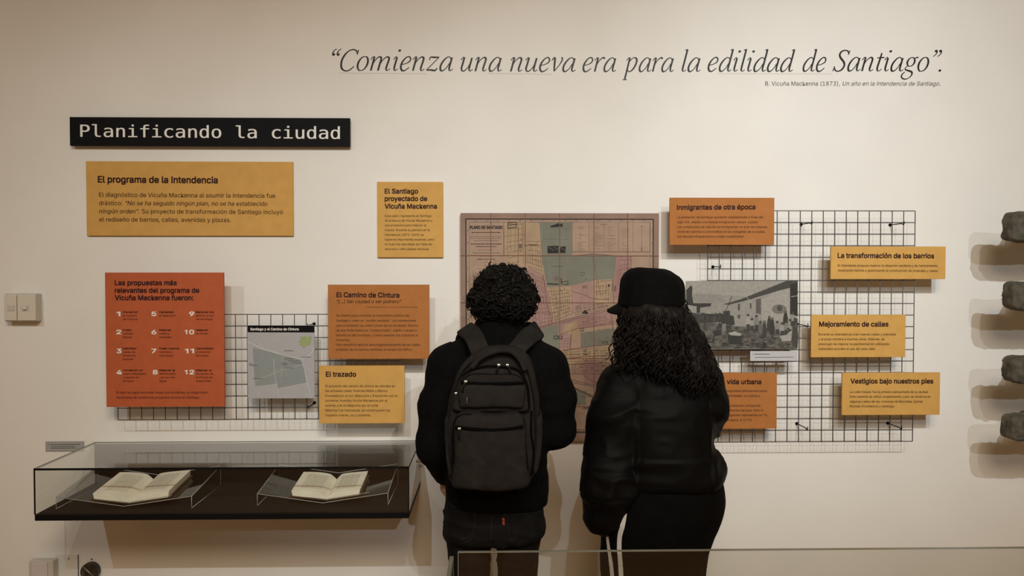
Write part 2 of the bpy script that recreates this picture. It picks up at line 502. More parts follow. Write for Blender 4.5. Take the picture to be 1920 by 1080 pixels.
text_panel([(1256.2, 371.3), (1453, 370), (1450.6, 458.6), (1255.2, 460)], YP, M_orange,
  'orange panel headed Inmigrantes de otra época, at the upper left of the right grid',
  [('Inmigrantes de otra época', 1269.5, 1416, 393.3, 392.3)],
  [(a, 1269.5, b, c) for a, b, c in [
   ('La población de Santiago aumentó notablemente a fines del', 1430.7, 409.3),
   ('siglo XIX, debido a la intensa inmigración campo-ciudad.', 1421.4, 418.4),
   ('Las condiciones de vida de los inmigrantes no eran las mejores,', 1439.3, 427.5),
   ('vivían en ranchos o conventillos en los márgenes de la ciudad,', 1435, 436.4),
   ('con escasa infraestructura y mala conectividad.', 1395, 445.4)]])

text_panel([(1558.5, 461.3), (1774.3, 462.8), (1771.9, 523.9), (1557, 522.8)], YP, M_yellow,
  'low ochre panel headed La transformación de los barrios, right end of the grid',
  [('La transformación de los barrios', 1570.7, 1750.9, 483.4, 484.2)],
  [('El intendente propuso mejorar la situación sanitaria y de hacinamiento', 1570.7, 1757.8, 499.8, 500.3),
   ('reubicando barrios y gestionando la construcción de viviendas y calles.', 1570.7, 1758.8, 508.9, 509.8)])

text_panel([(1521.2, 589.6), (1698.6, 590.4), (1696.7, 670.2), (1520.7, 669.3)], YP, M_yellow,
  'ochre panel headed Mejoramiento de calles, right of the old photograph',
  [('Mejoramiento de calles', 1536, 1665.2, 612)],
  [(a, 1534.6, b, c) for a, b, c in [
   ('Durante su intendencia creó nuevas calles y avenidas', 1679.6, 628.8), ('y le puso nombre a muchas otras. Además, se', 1658.3, 637.8),
   ('preocupó de mejorar la pavimentación utilizando', 1667.5, 647), ('materiales acordes al uso de cada calle.', 1641.4, 656)]])

text_panel([(1579.6, 697.8), (1763.4, 699.6), (1761.5, 778.1), (1578.4, 778.1)], YP, M_yellow,
  'ochre panel headed Vestigios bajo nuestros pies, lowest at the right of the grid',
  [('Vestigios bajo nuestros pies', 1594.8, 1749.3, 718.8)],
  [(a, 1593.5, b, c) for a, b, c in [
   ('La calle Estado fue la primera adoquinada de la ciudad.', 1740.5, 736.7), ('Este material se utilizó ampliamente y aún se observa en', 1744.4, 745.6),
   ('algunas calles de las comunas de Recoleta, Quinta', 1729.4, 754.7), ('Normal, Providencia y Santiago.', 1677.3, 763.6)]])

text_panel([(1290, 699), (1456.9, 699), (1456.5, 804), (1290, 804)], YP, M_orange,
  'orange panel on urban life partly hidden behind the woman in the cap',
  [('vida urbana', 1363, 1427, 720)],
  [('inmigrantes latinoamericanos', 1357, 1438, 734.8), ('identidades, su cultura y', 1361.3, 1425, 743.9),
   ('la población inmigrante', 1363, 1425.6, 762.4), ('habitantes del país. Para la', 1360, 1430.7, 771.2),
   ('inmigrantes representan el 7%,', 1359, 1439.4, 780.2), ('Tarapacá, el 13,7%.', 1361.3, 1410.7, 789.2)])

# ------------------------------------------------------------------ wire grids
def wire_grid(x0, z0, nx, nz, hooks, label, step=.05):
    x1, z1 = x0 + nx * step, z0 + nz * step
    t = thing('wire_grid', ((x0 + x1) / 2, YG, z0), label, 'wire grid', 'wire display grids on the wall')
    P = []
    r = GT / 2
    for i in range(nx + 1):
        P.append(tube([(x0 + i * step, YG, z0), (x0 + i * step, YG, z1)], r, 6))
    V1 = join(*P); P = []
    for j in range(nz + 1):
        P.append(tube([(x0, YG + GT * .9, z0 + j * step), (x1, YG + GT * .9, z0 + j * step)], r, 6))
    V2 = join(*P)
    obj('vertical_wires', *V1, M_wire, t, smooth=True)
    obj('horizontal_wires', *V2, M_wire, t, smooth=True)
    for hx, hz in hooks:
        a = tube([(hx, YG - .008, hz + .009), (hx, YG - .007, hz - .003), (hx, YG, hz - .005), (hx, YG + .012, hz), (hx, -.03, hz), (hx, -.001, hz)], .0022, 8)
        b = tube([(hx, -.004, hz), (hx, -.001, hz)], .007, 12)
        obj('hook', *join(a, b), M_black, t, smooth=True)
    return t
gx = WX(220.3, YG, 690); gz = WZ(784.6, YG)
st = (WX(750, YG) - gx) / 24
wire_grid(gx, gz, 24, 9, [(WX(p, YG), WZ(q, YG)) for p, q in [(577, 610), (577, 762), (268, 655), (742, 650)]],
          'black wire grid left of the man, holding the rust red panel', step=st)
gx1 = WX(1713.5, YG, 600); gz = WZ(828.3, YG, 1600)
st2 = (WZ(395.3, YG, 1600) - gz) / 20
wire_grid(gx1 - 18 * st2, gz, 18, 20, [(WX(p, YG), WZ(q, YG)) for p, q in [(1520, 417), (1692, 418), (1515, 806), (1692, 806), (1514, 612), (1350, 500)]],
          'tall black wire grid right of the woman, holding the old photograph', step=st2)

# ------------------------------------------------------------------ small map board (left grid)
t = board('map_board', [(464.3, 609.9), (590, 610.3), (589.3, 747.3), (463.8, 747)], YP, .006, mat('pale_grey_print', (.40, .40, .42), .6, .3, noise=.03, nscale=60),
          'small grey map board titled Santiago y el Camino de Cintura', 'map', G_TXT, yback=YG - .0019, post='clip')
X3 = lambda p: (400 + p[0] / 3.485, 500 + p[1] / 3.485)
s = Sheet(YP)
mg = mat('map_grey_green', (.255, .285, .285), .6, .3, noise=.04, nscale=50)
mgreen = mat('map_green', (.30, .37, .17), .6, .3, noise=.05)
mw = mat('map_white_line', (.55, .55, .56), .6, .3, noise=.03)
s.poly([(464.3, 610.1), (589.8, 610.5), (589.7, 623.4), (464.3, 623)], M_black, 1)
s.poly([X3(p) for p in [(258, 530), (330, 545), (455, 580), (575, 608), (590, 650), (608, 760), (545, 770), (420, 797), (415, 765), (275, 782), (262, 650)]], mg, 1)
s.poly([X3(p) for p in [(568, 452), (583, 460), (597, 448), (610, 462), (640, 450), (642, 480), (630, 515), (600, 520), (590, 540), (582, 520), (560, 515), (565, 500), (553, 485), (570, 478)]], mgreen, 1)
for P, w in [([(226, 490), (330, 540), (450, 575), (575, 605)], 1.5), ([(575, 605), (610, 590), (645, 560), (658, 530)], 1.5), ([(575, 605), (590, 650), (640, 860)], 1.1),
             ([(395, 600), (400, 690), (430, 860)], .7), ([(280, 740), (400, 695), (470, 670), (590, 640)], .5), ([(275, 785), (420, 765)], .6), ([(420, 797), (610, 760)], .8),
             ([(300, 500), (320, 525), (330, 540)], .8), ([(450, 575), (445, 720)], .4), ([(226, 850), (300, 800)], .4)]:
    s.stroke([X3(p) for p in P], w, mw, 2)
for x, y, l in [(463, 549, 60), (463, 602, 60), (490, 615, 72), (512, 628, 66), (466, 661, 62), (443, 630, 38), (446, 640, 40), (232, 634, 24), (234, 644, 54), (260, 731, 62), (576, 591, 62)]:
    s.stroke([X3((x, y)), X3((x + l, y))], 1.0, M_gink, 3)
s.text([('Santiago y el Camino de Cintura', 469.7, 560.1, 619.3)], M_white, off=.022, res=3, layer=3)
s.build('map_print', t)

# ------------------------------------------------------------------ old photograph (right grid)
YPH = YP
ph = lambda v: mat('photo_grey_%d' % int(v * 1000), (v * 1.0, v * .96, v * .87), .5, .3, noise=.12, nscale=90)
t = board('old_photograph', [(1286.3, 527.2), (1496, 526.3), (1495.4, 654.6), (1285.6, 655.4)], YPH, .008, ph(.30),
          'old black and white photograph of a crowd outside low buildings', 'photograph', 'pictures on the right grid', yback=YG - .0019, post='clip')
PX = lambda p: (1270 + p[0] / 5.4, 500 + p[1] / 5.4)
s = Sheet(YPH)
Q = lambda P, v, l: s.poly([PX(p) for p in P], ph(v), l)
ground = mat('photo_ground', (.085, .081, .072), .5, .3, noise=.75, nscale=55, detail=8)
s.poly([PX(p) for p in [(90, 560), (300, 560), (600, 590), (1218, 640), (1215, 832), (90, 832)]], ground, 1)
Q([(150, 268), (690, 300), (700, 480), (160, 490)], .26, 1)
Q([(540, 385), (850, 300), (1140, 240), (1140, 640), (560, 600)], .27, 2)
Q([(850, 330), (930, 300), (975, 235), (1140, 235), (1140, 560), (850, 540)], .32, 3)
Q([(470, 380), (640, 330), (1100, 145), (1218, 145), (1218, 190), (1000, 250), (700, 340), (520, 385)], .055, 4)
Q([(1140, 180), (1218, 165), (1218, 500), (1140, 480)], .03, 4)
Q([(1150, 300), (1218, 290), (1218, 298), (1150, 308)], .28, 5)
Q([(92, 235), (140, 185), (152, 215), (148, 290), (162, 370), (345, 370), (335, 400), (230, 415), (228, 470), (195, 470), (195, 400), (92, 385)], .035, 3)
for i in range(12): s.stroke([PX((165 + i * 24, 275 + i * .6)), PX((190 + i * 24, 360))], .7, ph(.17), 2)
for P in [[(612, 375), (634, 375), (634, 442), (612, 442)], [(735, 370), (750, 370), (750, 425), (735, 425)], [(610, 490), (634, 480), (634, 525), (610, 525)]]: Q(P, .08, 3)
Q([(795, 330), (845, 320), (845, 480), (795, 470)], .10, 3)
s.circle(PX((1030, 430)), 14, ph(.16), 4, ry=9); s.circle(PX((1035, 420)), 5, ph(.07), 5, ry=6)
s.stroke([PX((490, 445)), PX((552, 300))], 1.1, ph(.04), 5)
s.stroke([PX((700, 305)), PX((750, 370))], 1.1, ph(.35), 5)
Q([(465, 450), (530, 445), (532, 490), (570, 500), (580, 590), (440, 575), (462, 500)], .04, 4)
Q([(92, 455), (230, 480), (300, 480), (430, 490), (450, 560), (240, 570), (92, 560)], .045, 3)
for i in range(26):
    x, y = 240 + i * 8.5 + random.uniform(-3, 3), 482 + random.uniform(-10, 12)
    s.circle(PX((x, y)), 1.5, ph(.035), 4, 8); Q([(x - 10, y + 5), (x + 10, y + 5), (x + 12, y + 60), (x - 12, y + 60)], random.choice([.035, .05, .07]), 3)
for x, y, h, v in [(715, 490, 150, .33), (755, 530, 110, .28), (800, 500, 140, .20), (930, 510, 140, .05), (880, 560, 150, .05), (960, 525, 160, .04), (1010, 560, 120, .22),
                   (1095, 455, 140, .035), (1060, 575, 120, .30), (1100, 560, 130, .20), (1140, 540, 150, .26), (1165, 470, 130, .24), (1190, 530, 150, .12), (840, 560, 110, .12), (1200, 600, 180, .05), (1120, 630, 100, .32)]:
    s.circle(PX((x, y)), 2.6, ph(.06 if v > .1 else .10), 6, 9)
    Q([(x - 14, y + 10), (x + 12, y + 10), (x + 24, y + h * .55), (x + 20, y + h), (x - 22, y + h), (x - 26, y + h * .55)], v, 5)
    if v > .15: Q([(x - 18, y + h * .62), (x + 18, y + h * .62), (x + 20, y + h), (x - 20, y + h)], .05, 6)
Q([(510, 672), (580, 655), (648, 680), (640, 700), (540, 695)], .34, 6); Q([(508, 695), (660, 690), (640, 785), (520, 780)], .035, 5)
Q([(355, 655), (440, 640), (445, 690), (380, 695), (355, 770), (345, 770), (370, 690)], .035, 5)
s.stroke([PX((400, 650)), PX((425, 570)), PX((440, 540))], 1.4, ph(.03), 5)
Q([(450, 580), (490, 575), (490, 650), (450, 655)], .19, 4)
Q([(1030, 700), (1100, 690), (1160, 640), (1150, 750), (1060, 755)], .33, 6); Q([(1160, 560), (1218, 520), (1218, 820), (1165, 800)], .06, 5)
for i in range(60):
    x, y = random.uniform(240, 1150), random.uniform(700, 825)
    s.stroke([PX((x, y)), PX((x + random.uniform(15, 60), y + random.uniform(-6, 6)))], random.uniform(.4, 1.3), ph(random.choice([.04, .06, .2, .24])), 4)
s.build('photo_print', t)

t = board('caption_label', [(1406.7, 658.7), (1495.4, 657.8), (1495, 676.9), (1406.7, 677)], YP, .004, M_label,
          'small pale caption card under the old photograph', 'label', 'caption cards', yback=YG - .0019, post='clip')
s = Sheet(YP)
s.stroke([(1411, 664), (1413, 664)], 1.1, M_gink); s.stroke([(1415, 664), (1443, 664)], 1.4, M_gink); s.stroke([(1416, 670.2), (1488, 669.7)], 1.0, M_gink)
s.build('caption_text', t)
t = board('caption_label', [(85, 828), (157, 827.5), (156.5, 845.5), (85, 846.5)], -.006, .006, M_label2,
          'narrow grey caption strip on the wall above the left end of the glass case', 'label', 'caption cards', posts=False)
s = Sheet(-.006)
for y, a, b in [(833.5, 95, 150), (837, 96, 140), (840.2, 95, 144)]: s.stroke([(a, y), (b, y - .3)], 1.1, M_gink)
s.stroke([(90, 833.6), (92, 833.6)], 1, M_gink)
s.build('caption_text', t)

# ------------------------------------------------------------------ big map of Santiago
YM = -.034
A = lambda x, y: (850 + x / 4.155, 380 + y / 4.155)
B = lambda x, y: (1000 + x / 3.858, 580 + y / 3.858)
mc = lambda n, c, nz=.10: mat('map_' + n, c, .65, .25, noise=nz, nscale=14)
m_bord, m_tan, m_pink, m_yel, m_green, m_rose = (mc('border', (.27, .175, .135)), mc('tan', (.36, .250, .185)), mc('pink', (.345, .215, .185)),
    mc('yellow', (.37, .265, .165)), mc('park', (.180, .180, .142)), mc('rose', (.315, .185, .165)))
m_line = mat('map_brown_line', (.155, .095, .07), .7, .2, noise=.1)
m_fold = mat('map_fold', (.20, .085, .065), .7, .2, noise=.15)
m_mauve = mat('map_mauve_line', (.19, .095, .09), .7, .2, noise=.1)
m_dark = mat('map_black', (.03, .027, .025), .7, .2, noise=.1)
m_grey = mat('map_grey', (.17, .14, .115), .7, .2, noise=.1)
t = on_wall('city_map', [(862.5, 399.3), (1235.6, 400), (1234, 828), (865, 827)], YM, .018, m_bord,
            'large pinkish antique street map of Santiago hanging behind the two visitors', 'map', 'pictures on the wall')
s = Sheet(YM)
BL = B(430, 888)[1]
s.poly([(874.5, 411.5), (1224.5, 412.3), (1223.5, BL - 4), (876, BL - 4)], m_tan, 1)
for P in [[(873.5, 410.5), (1225, 411.3)], [(873.5, 410.5), (875, BL)], [(1224.8, 411.3), (1223.5, BL)], [(875, BL), (1223.5, BL)]]: s.stroke(P, 2.0, m_dark, 4)
for P in [[(879.5, 416.3), (1219.5, 417.2)], [(879.5, 416.3), (880.5, BL - 5)], [(1219, 417.2), (1218, BL - 5)], [(880.5, BL - 5), (1218, BL - 5)]]: s.stroke(P, .7, m_grey, 4)
for i in range(16):
    s.stroke([(890 + i * 21, 413.6), (893 + i * 21, 413.6)], 1.4, m_grey, 4); s.stroke([(877.2, 430 + i * 24), (877.2, 433 + i * 24)], 1.4, m_grey, 4)
    s.stroke([(1222, 430 + i * 24), (1222, 433 + i * 24)], 1.4, m_grey, 4)
s.poly([A(*p) for p in [(395, 155), (670, 155), (690, 420), (700, 560), (560, 500), (500, 480), (395, 480)]], m_yel, 2)
s.poly([A(*p) for p in [(560, 500), (700, 560), (728, 655), (760, 780), (780, 940), (630, 990), (560, 900)]], m_pink, 2)
s.poly([A(*p) for p in [(728, 655), (920, 645), (930, 860), (775, 935), (755, 760)]], m_yel, 2)
s.poly([A(*p) for p in [(920, 645), (1090, 605), (1095, 800), (930, 860)]], m_pink, 2)
s.poly([A(*p) for p in [(1090, 605), (1240, 598), (1225, 790), (1095, 800)]], m_yel, 2)
s.poly([A(*p) for p in [(1270, 418), (1390, 418), (1390, 700), (1250, 760), (1240, 600)]], m_rose, 2)
s.poly([A(*p) for p in [(670, 152), (920, 152), (925, 412), (1080, 400), (1270, 418), (1250, 600), (1130, 598), (920, 645), (728, 655), (690, 420)]], m_green, 3)
s.poly([A(*p) for p in [(935, 152), (1530, 152), (1530, 382), (935, 380)]], m_tan, 3)
for P, m in [([(0, 150), (180, 85), (300, 60), (580, 0), (590, 105), (300, 140), (80, 190)], m_rose), ([(230, 110), (330, 85), (335, 170), (280, 230), (200, 200)], m_yel),
             ([(330, 80), (580, 20), (580, 105), (310, 140)], m_pink), ([(60, 140), (180, 110), (185, 290), (60, 280)], m_green), ([(345, 170), (585, 135), (590, 245), (345, 280)], m_green),
             ([(190, 180), (275, 180), (265, 290), (190, 290)], m_pink), ([(180, 290), (430, 290), (430, 380), (190, 400)], m_yel), ([(365, 380), (495, 360), (495, 540), (370, 545)], m_rose),
             ([(430, 280), (600, 260), (610, 390), (430, 385)], m_yel), ([(250, 590), (380, 590), (380, 690), (280, 690)], m_green), ([(500, 380), (610, 390), (600, 460), (500, 520)], m_yel)]:
    s.poly([B(*p) for p in P], m, 3)
rnd = random.Random(3)
def streets(q, nx, ny, m, w=.55, jit=.25, drop=.2, layer=4):
    q = [np.array(p) for p in q]
    f = lambda u, v: (q[0] * (1 - u) + q[1] * u) * (1 - v) + (q[3] * (1 - u) + q[2] * u) * v
    for i in range(nx + 1):
        u = min(1, max(0, (i + rnd.uniform(-jit, jit)) / nx)); a, b = sorted((rnd.random() * drop, 1 - rnd.random() * drop))
        s.stroke([f(u, a), f(u, (a + b) / 2), f(min(1, u + rnd.uniform(-.01, .01)), b)], w, m, layer)
    for j in range(ny + 1):
        v = min(1, max(0, (j + rnd.uniform(-jit, jit)) / ny)); a, b = sorted((rnd.random() * drop, 1 - rnd.random() * drop))
        s.stroke([f(a, v), f((a + b) / 2, min(1, v + rnd.uniform(-.01, .01))), f(b, v)], w, m, layer)
    for i in range(nx * ny // 3):
        u, v = rnd.random() * .9, rnd.random() * .9
        s.stroke([f(u, v), f(u + .06, v)], 1.0, m, layer)
streets([A(395, 160), A(560, 160), A(560, 400), A(395, 440)], 6, 6, m_line)
streets([A(565, 300), A(690, 300), A(700, 540), A(565, 490)], 7, 6, m_line)
streets([A(565, 480), A(700, 560), A(770, 930), A(600, 960)], 8, 10, m_mauve)
streets([A(735, 660), A(920, 650), A(930, 860), A(780, 925)], 9, 9, m_line)
streets([A(925, 800), A(1220, 790), A(1240, 800), A(930, 880)], 9, 3, m_line)
streets([A(1095, 620), A(1235, 605), A(1225, 780), A(1098, 790)], 6, 5, m_line)
streets([A(1290, 420), A(1390, 420), A(1380, 700), A(1270, 740)], 4, 9, m_mauve)
streets([B(10, 30), B(180, 10), B(180, 90), B(20, 140)], 7, 4, m_mauve)
streets([B(335, 80), B(580, 20), B(580, 105), B(320, 140)], 8, 4, m_mauve)
streets([B(345, 170), B(585, 135), B(590, 245), B(345, 280)], 9, 8, m_grey)
streets([B(190, 180), B(275, 180), B(265, 300), B(190, 300)], 4, 5, m_line)
streets([B(190, 295), B(600, 275), B(610, 390), B(190, 400)], 15, 6, m_line)
streets([B(280, 395), B(610, 380), B(600, 460), B(280, 470)], 12, 5, m_mauve)
for P, w, m in [([A(630, 975), A(1280, 805)], 1.1, m_line), ([A(630, 990), A(1285, 818)], .9, m_line), ([A(930, 690), A(1010, 715), A(1090, 750), A(1220, 755)], .6, m_line),
                ([A(1080, 410), A(1110, 530), A(1140, 700)], .7, m_line), ([A(700, 560), A(730, 790), A(770, 940)], 1.2, m_fold), ([A(1240, 600), A(1250, 800), A(1280, 1000)], 1.0, m_line),
                ([A(1270, 540), A(1320, 505), A(1390, 510), A(1430, 540)], .6, m_mauve), ([A(505, 160), A(505, 470)], .8, m_fold), ([A(545, 155), A(545, 480)], .6, m_line),
                ([A(925, 412), A(1000, 408), A(1080, 398), A(1270, 414)], .8, m_line), ([A(728, 658), A(920, 648), A(1130, 602), A(1240, 598)], 1.3, m_tan),
                ([B(560, 0), B(585, 200), B(608, 400)], 1.2, m_fold), ([B(190, 180), B(310, 140), B(580, 102)], .9, m_fold), ([B(275, 180), B(262, 360)], .9, m_fold),
                ([B(180, 300), B(410, 268), B(590, 250)], .9, m_fold), ([B(200, 360), B(440, 335), B(600, 330)], 1.0, m_fold), ([B(215, 400), B(610, 378)], .9, m_fold),
                ([B(225, 467), B(490, 466)], .7, m_line), ([B(235, 500), B(400, 540), B(490, 550)], .8, m_mauve), ([B(240, 540), B(460, 640)], 1.4, m_line), ([B(245, 548), B(460, 650)], 1.2, m_line),
                ([B(360, 470), B(430, 520), B(500, 550)], .7, m_mauve), ([B(240, 520), B(500, 570)], .6, m_line), ([B(270, 630), B(430, 630)], .6, m_grey)]:
    s.stroke(P, w, m, 5)
streets([A(130, 520), A(560, 500), A(600, 950), A(140, 930)], 15, 15, m_line)
streets([A(150, 960), A(620, 990), A(620, 1400), A(160, 1380)], 16, 13, m_mauve)
s.poly([A(*p) for p in [(150, 940), (420, 960), (420, 1200), (160, 1180)]], m_yel, 2)
s.poly([A(*p) for p in [(420, 960), (620, 990), (620, 1300), (420, 1250)]], m_pink, 2)
for x in (292, 560, 828, 1095, 1358): s.stroke([A(x, 82), A(x + 1, 1855)], 1.3, m_fold, 6)
for y in (412, 778): s.stroke([A(56, y), A(1600, y + 3)], 1.3, m_fold, 6)
s.stroke([(864, 672), (1234, 672)], 1.1, m_fold, 6); s.stroke([(864, 762), (1234, 762)], 1.0, m_fold, 6)
s.text([('PLANO DE SANTIAGO', *[A(130, 0)[0], A(383, 0)[0], A(0, 204)[1]])], m_dark, off=.03, res=2, sy=11)
for y, a, b, w in [(232, 142, 370, 1.2), (262, 132, 372, .7), (277, 128, 375, .9), (295, 160, 352, .8), (322, 134, 378, 1.2), (342, 178, 335, 1.0), (368, 196, 305, .6), (390, 150, 362, .9), (414, 202, 310, 1.2), (440, 184, 325, 1.0), (462, 238, 268, .6), (488, 236, 270, .6)]:
    x = a
    while x < b:
        l = rnd.uniform(6, 24); s.stroke([A(x, y), A(min(b, x + l), y)], w, m_dark if w > .9 else m_grey, 5); x += l + 4
for x in (1057, 1172, 1285, 1400): s.stroke([A(x, 155), A(x, 380)], .5, m_line, 5)
for P in [[A(925, 155), A(925, 384)], [A(925, 384), A(1530, 384)], [A(1530, 155), A(1530, 384)], [A(392, 155), A(392, 400)]]: s.stroke(P, .6, m_line, 5)
for cx in (950, 1075, 1180, 1290):
    for j in range(15):
        y = 190 + j * 13
        if rnd.random() < .85: s.stroke([A(cx + 2, y), A(cx + 9, y)], .5, m_grey, 5); s.stroke([A(cx + 22, y), A(cx + 22 + rnd.uniform(20, 68), y)], .6, m_grey, 5)
s.stroke([A(1145, 169), A(1197, 169)], 1.2, m_grey, 5)
s.stroke([A(1468, 180), A(1468, 375)], .6, m_grey, 5)
for y in (185, 355, 372): s.circle(A(1467, y), 1.1, m_dark, 5)
for P in [[(705, 200), (905, 200)], [(705, 285), (900, 285)], [(705, 200), (705, 285)], [(882, 200), (882, 285)], [(757, 205), (757, 280)], [(786, 205), (786, 280)], [(715, 420), (735, 640)], [(918, 430), (918, 500)], [(890, 540), (890, 640)]]:
    s.stroke([A(*p) for p in P], .5, m_dark if P[0][0] > 1e9 else m_grey, 5)
s.poly([A(*p) for p in [(732, 338), (820, 335), (820, 394), (734, 395)]], m_dark, 5); s.poly([A(*p) for p in [(828, 343), (876, 340), (874, 392), (830, 392)]], m_dark, 5)
for i in range(9): s.stroke([A(740 + i * 15, 352 + (i % 3) * 9), A(752 + i * 15, 350 + (i % 3) * 9)], 1.0, m_green, 6)
s.poly([A(*p) for p in [(755, 182), (800, 168), (812, 158), (830, 168), (850, 160), (852, 188), (758, 192)]], m_dark, 5)
s.poly([A(*p) for p in [(780, 600), (786, 578), (805, 570), (830, 580), (845, 604), (812, 606)]], m_grey, 5)
for P, w in [([(730, 632), (820, 636)], 2.0), ([(835, 620), (893, 612)], 1.1), ([(893, 612), (893, 638)], 1.1), ([(855, 638), (893, 638)], 1.1), ([(840, 590), (845, 640)], 1.4), ([(425, 155), (425, 200)], 1.3), ([(425, 157), (490, 152)], 1.3), ([(425, 175), (490, 170)], 1.1), ([(425, 198), (490, 192)], 1.3), ([(490, 152), (490, 192)], 1.3), ([(515, 325), (515, 355)], 1.3), ([(524, 325), (524, 355)], 1.3), ([(534, 325), (534, 355)], 1.3), ([(1212, 635), (1212, 655)], 3), ([(1243, 640), (1243, 690)], 1.6), ([(1262, 645), (1258, 690)], 1.4)]:
    s.stroke([A(*p) for p in P], w, m_dark, 5)
s.poly([A(*p) for p in [(997, 862), (1010, 850), (1025, 836), (1048, 852), (1050, 866)]], m_dark, 5)
s.text([('VI', A(1003, 0)[0], A(1037, 0)[0], A(0, 668)[1])], m_dark, res=2, sy=12, layer=5)
s.text([('VII', B(488, 0)[0], B(538, 0)[0], B(0, 248)[1])], m_dark, res=2, sy=10.5, layer=5)
s.text([('SAN CARENA', A(553, 0)[0], A(657, 0)[0], A(0, 335)[1])], m_dark, res=1, sy=3.6, layer=5, off=.02)
s.text([('MAPA', B(362, 0)[0], B(420, 0)[0], B(0, 714)[1])], m_dark, res=1, sy=3.6, layer=5, off=.03)
s.stroke([B(356, 720), B(420, 720)], .6, m_dark, 5)
for P in [[(1028, 600), (1040, 590)], [(760, 497), (855, 497)], [(988, 546), (1030, 546)], [(985, 565), (1028, 565)]]: s.stroke([A(*p) for p in P], 1.0 if P[0][0] == 1028 else .5, m_dark, 5)
def sq(a, b, w=1.3):
    for P in [[(a[0], a[1]), (b[0], a[1])], [(b[0], a[1]), (b[0], b[1])], [(b[0], b[1]), (a[0], b[1])], [(a[0], b[1]), (a[0], a[1])]]: s.stroke([B(*p) for p in P], w, m_dark, 5)
sq((150, 192), (176, 214)); sq((184, 192), (206, 214)); sq((234, 402), (256, 422), 1.0); sq((342, 136), (362, 156), .9); sq((570, 200), (590, 222), 1.6); sq((570, 228), (590, 250), 1.6); sq((597, 185), (610, 235), 1.6)
s.circle(B(374, 300), 3.2, m_grey, 5); s.stroke([B(366, 318), B(366, 334)], 1.4, m_dark, 5); s.stroke([B(382, 318), B(382, 334)], 1.4, m_dark, 5); s.stroke([B(366, 326), B(382, 326)], 1.2, m_dark, 5)
for i in range(34):
    x, y = rnd.uniform(640, 1230), rnd.uniform(660, 940)
    s.circle(A(x, y), .6, m_dark, 5, 6)
for i in range(24):
    x, y = rnd.uniform(190, 600), rnd.uniform(80, 460)
    s.circle(B(x, y), .6, m_dark, 5, 6)
s.build('map_print', t)

# ------------------------------------------------------------------ quote in vinyl letters
def gl(*st): return st
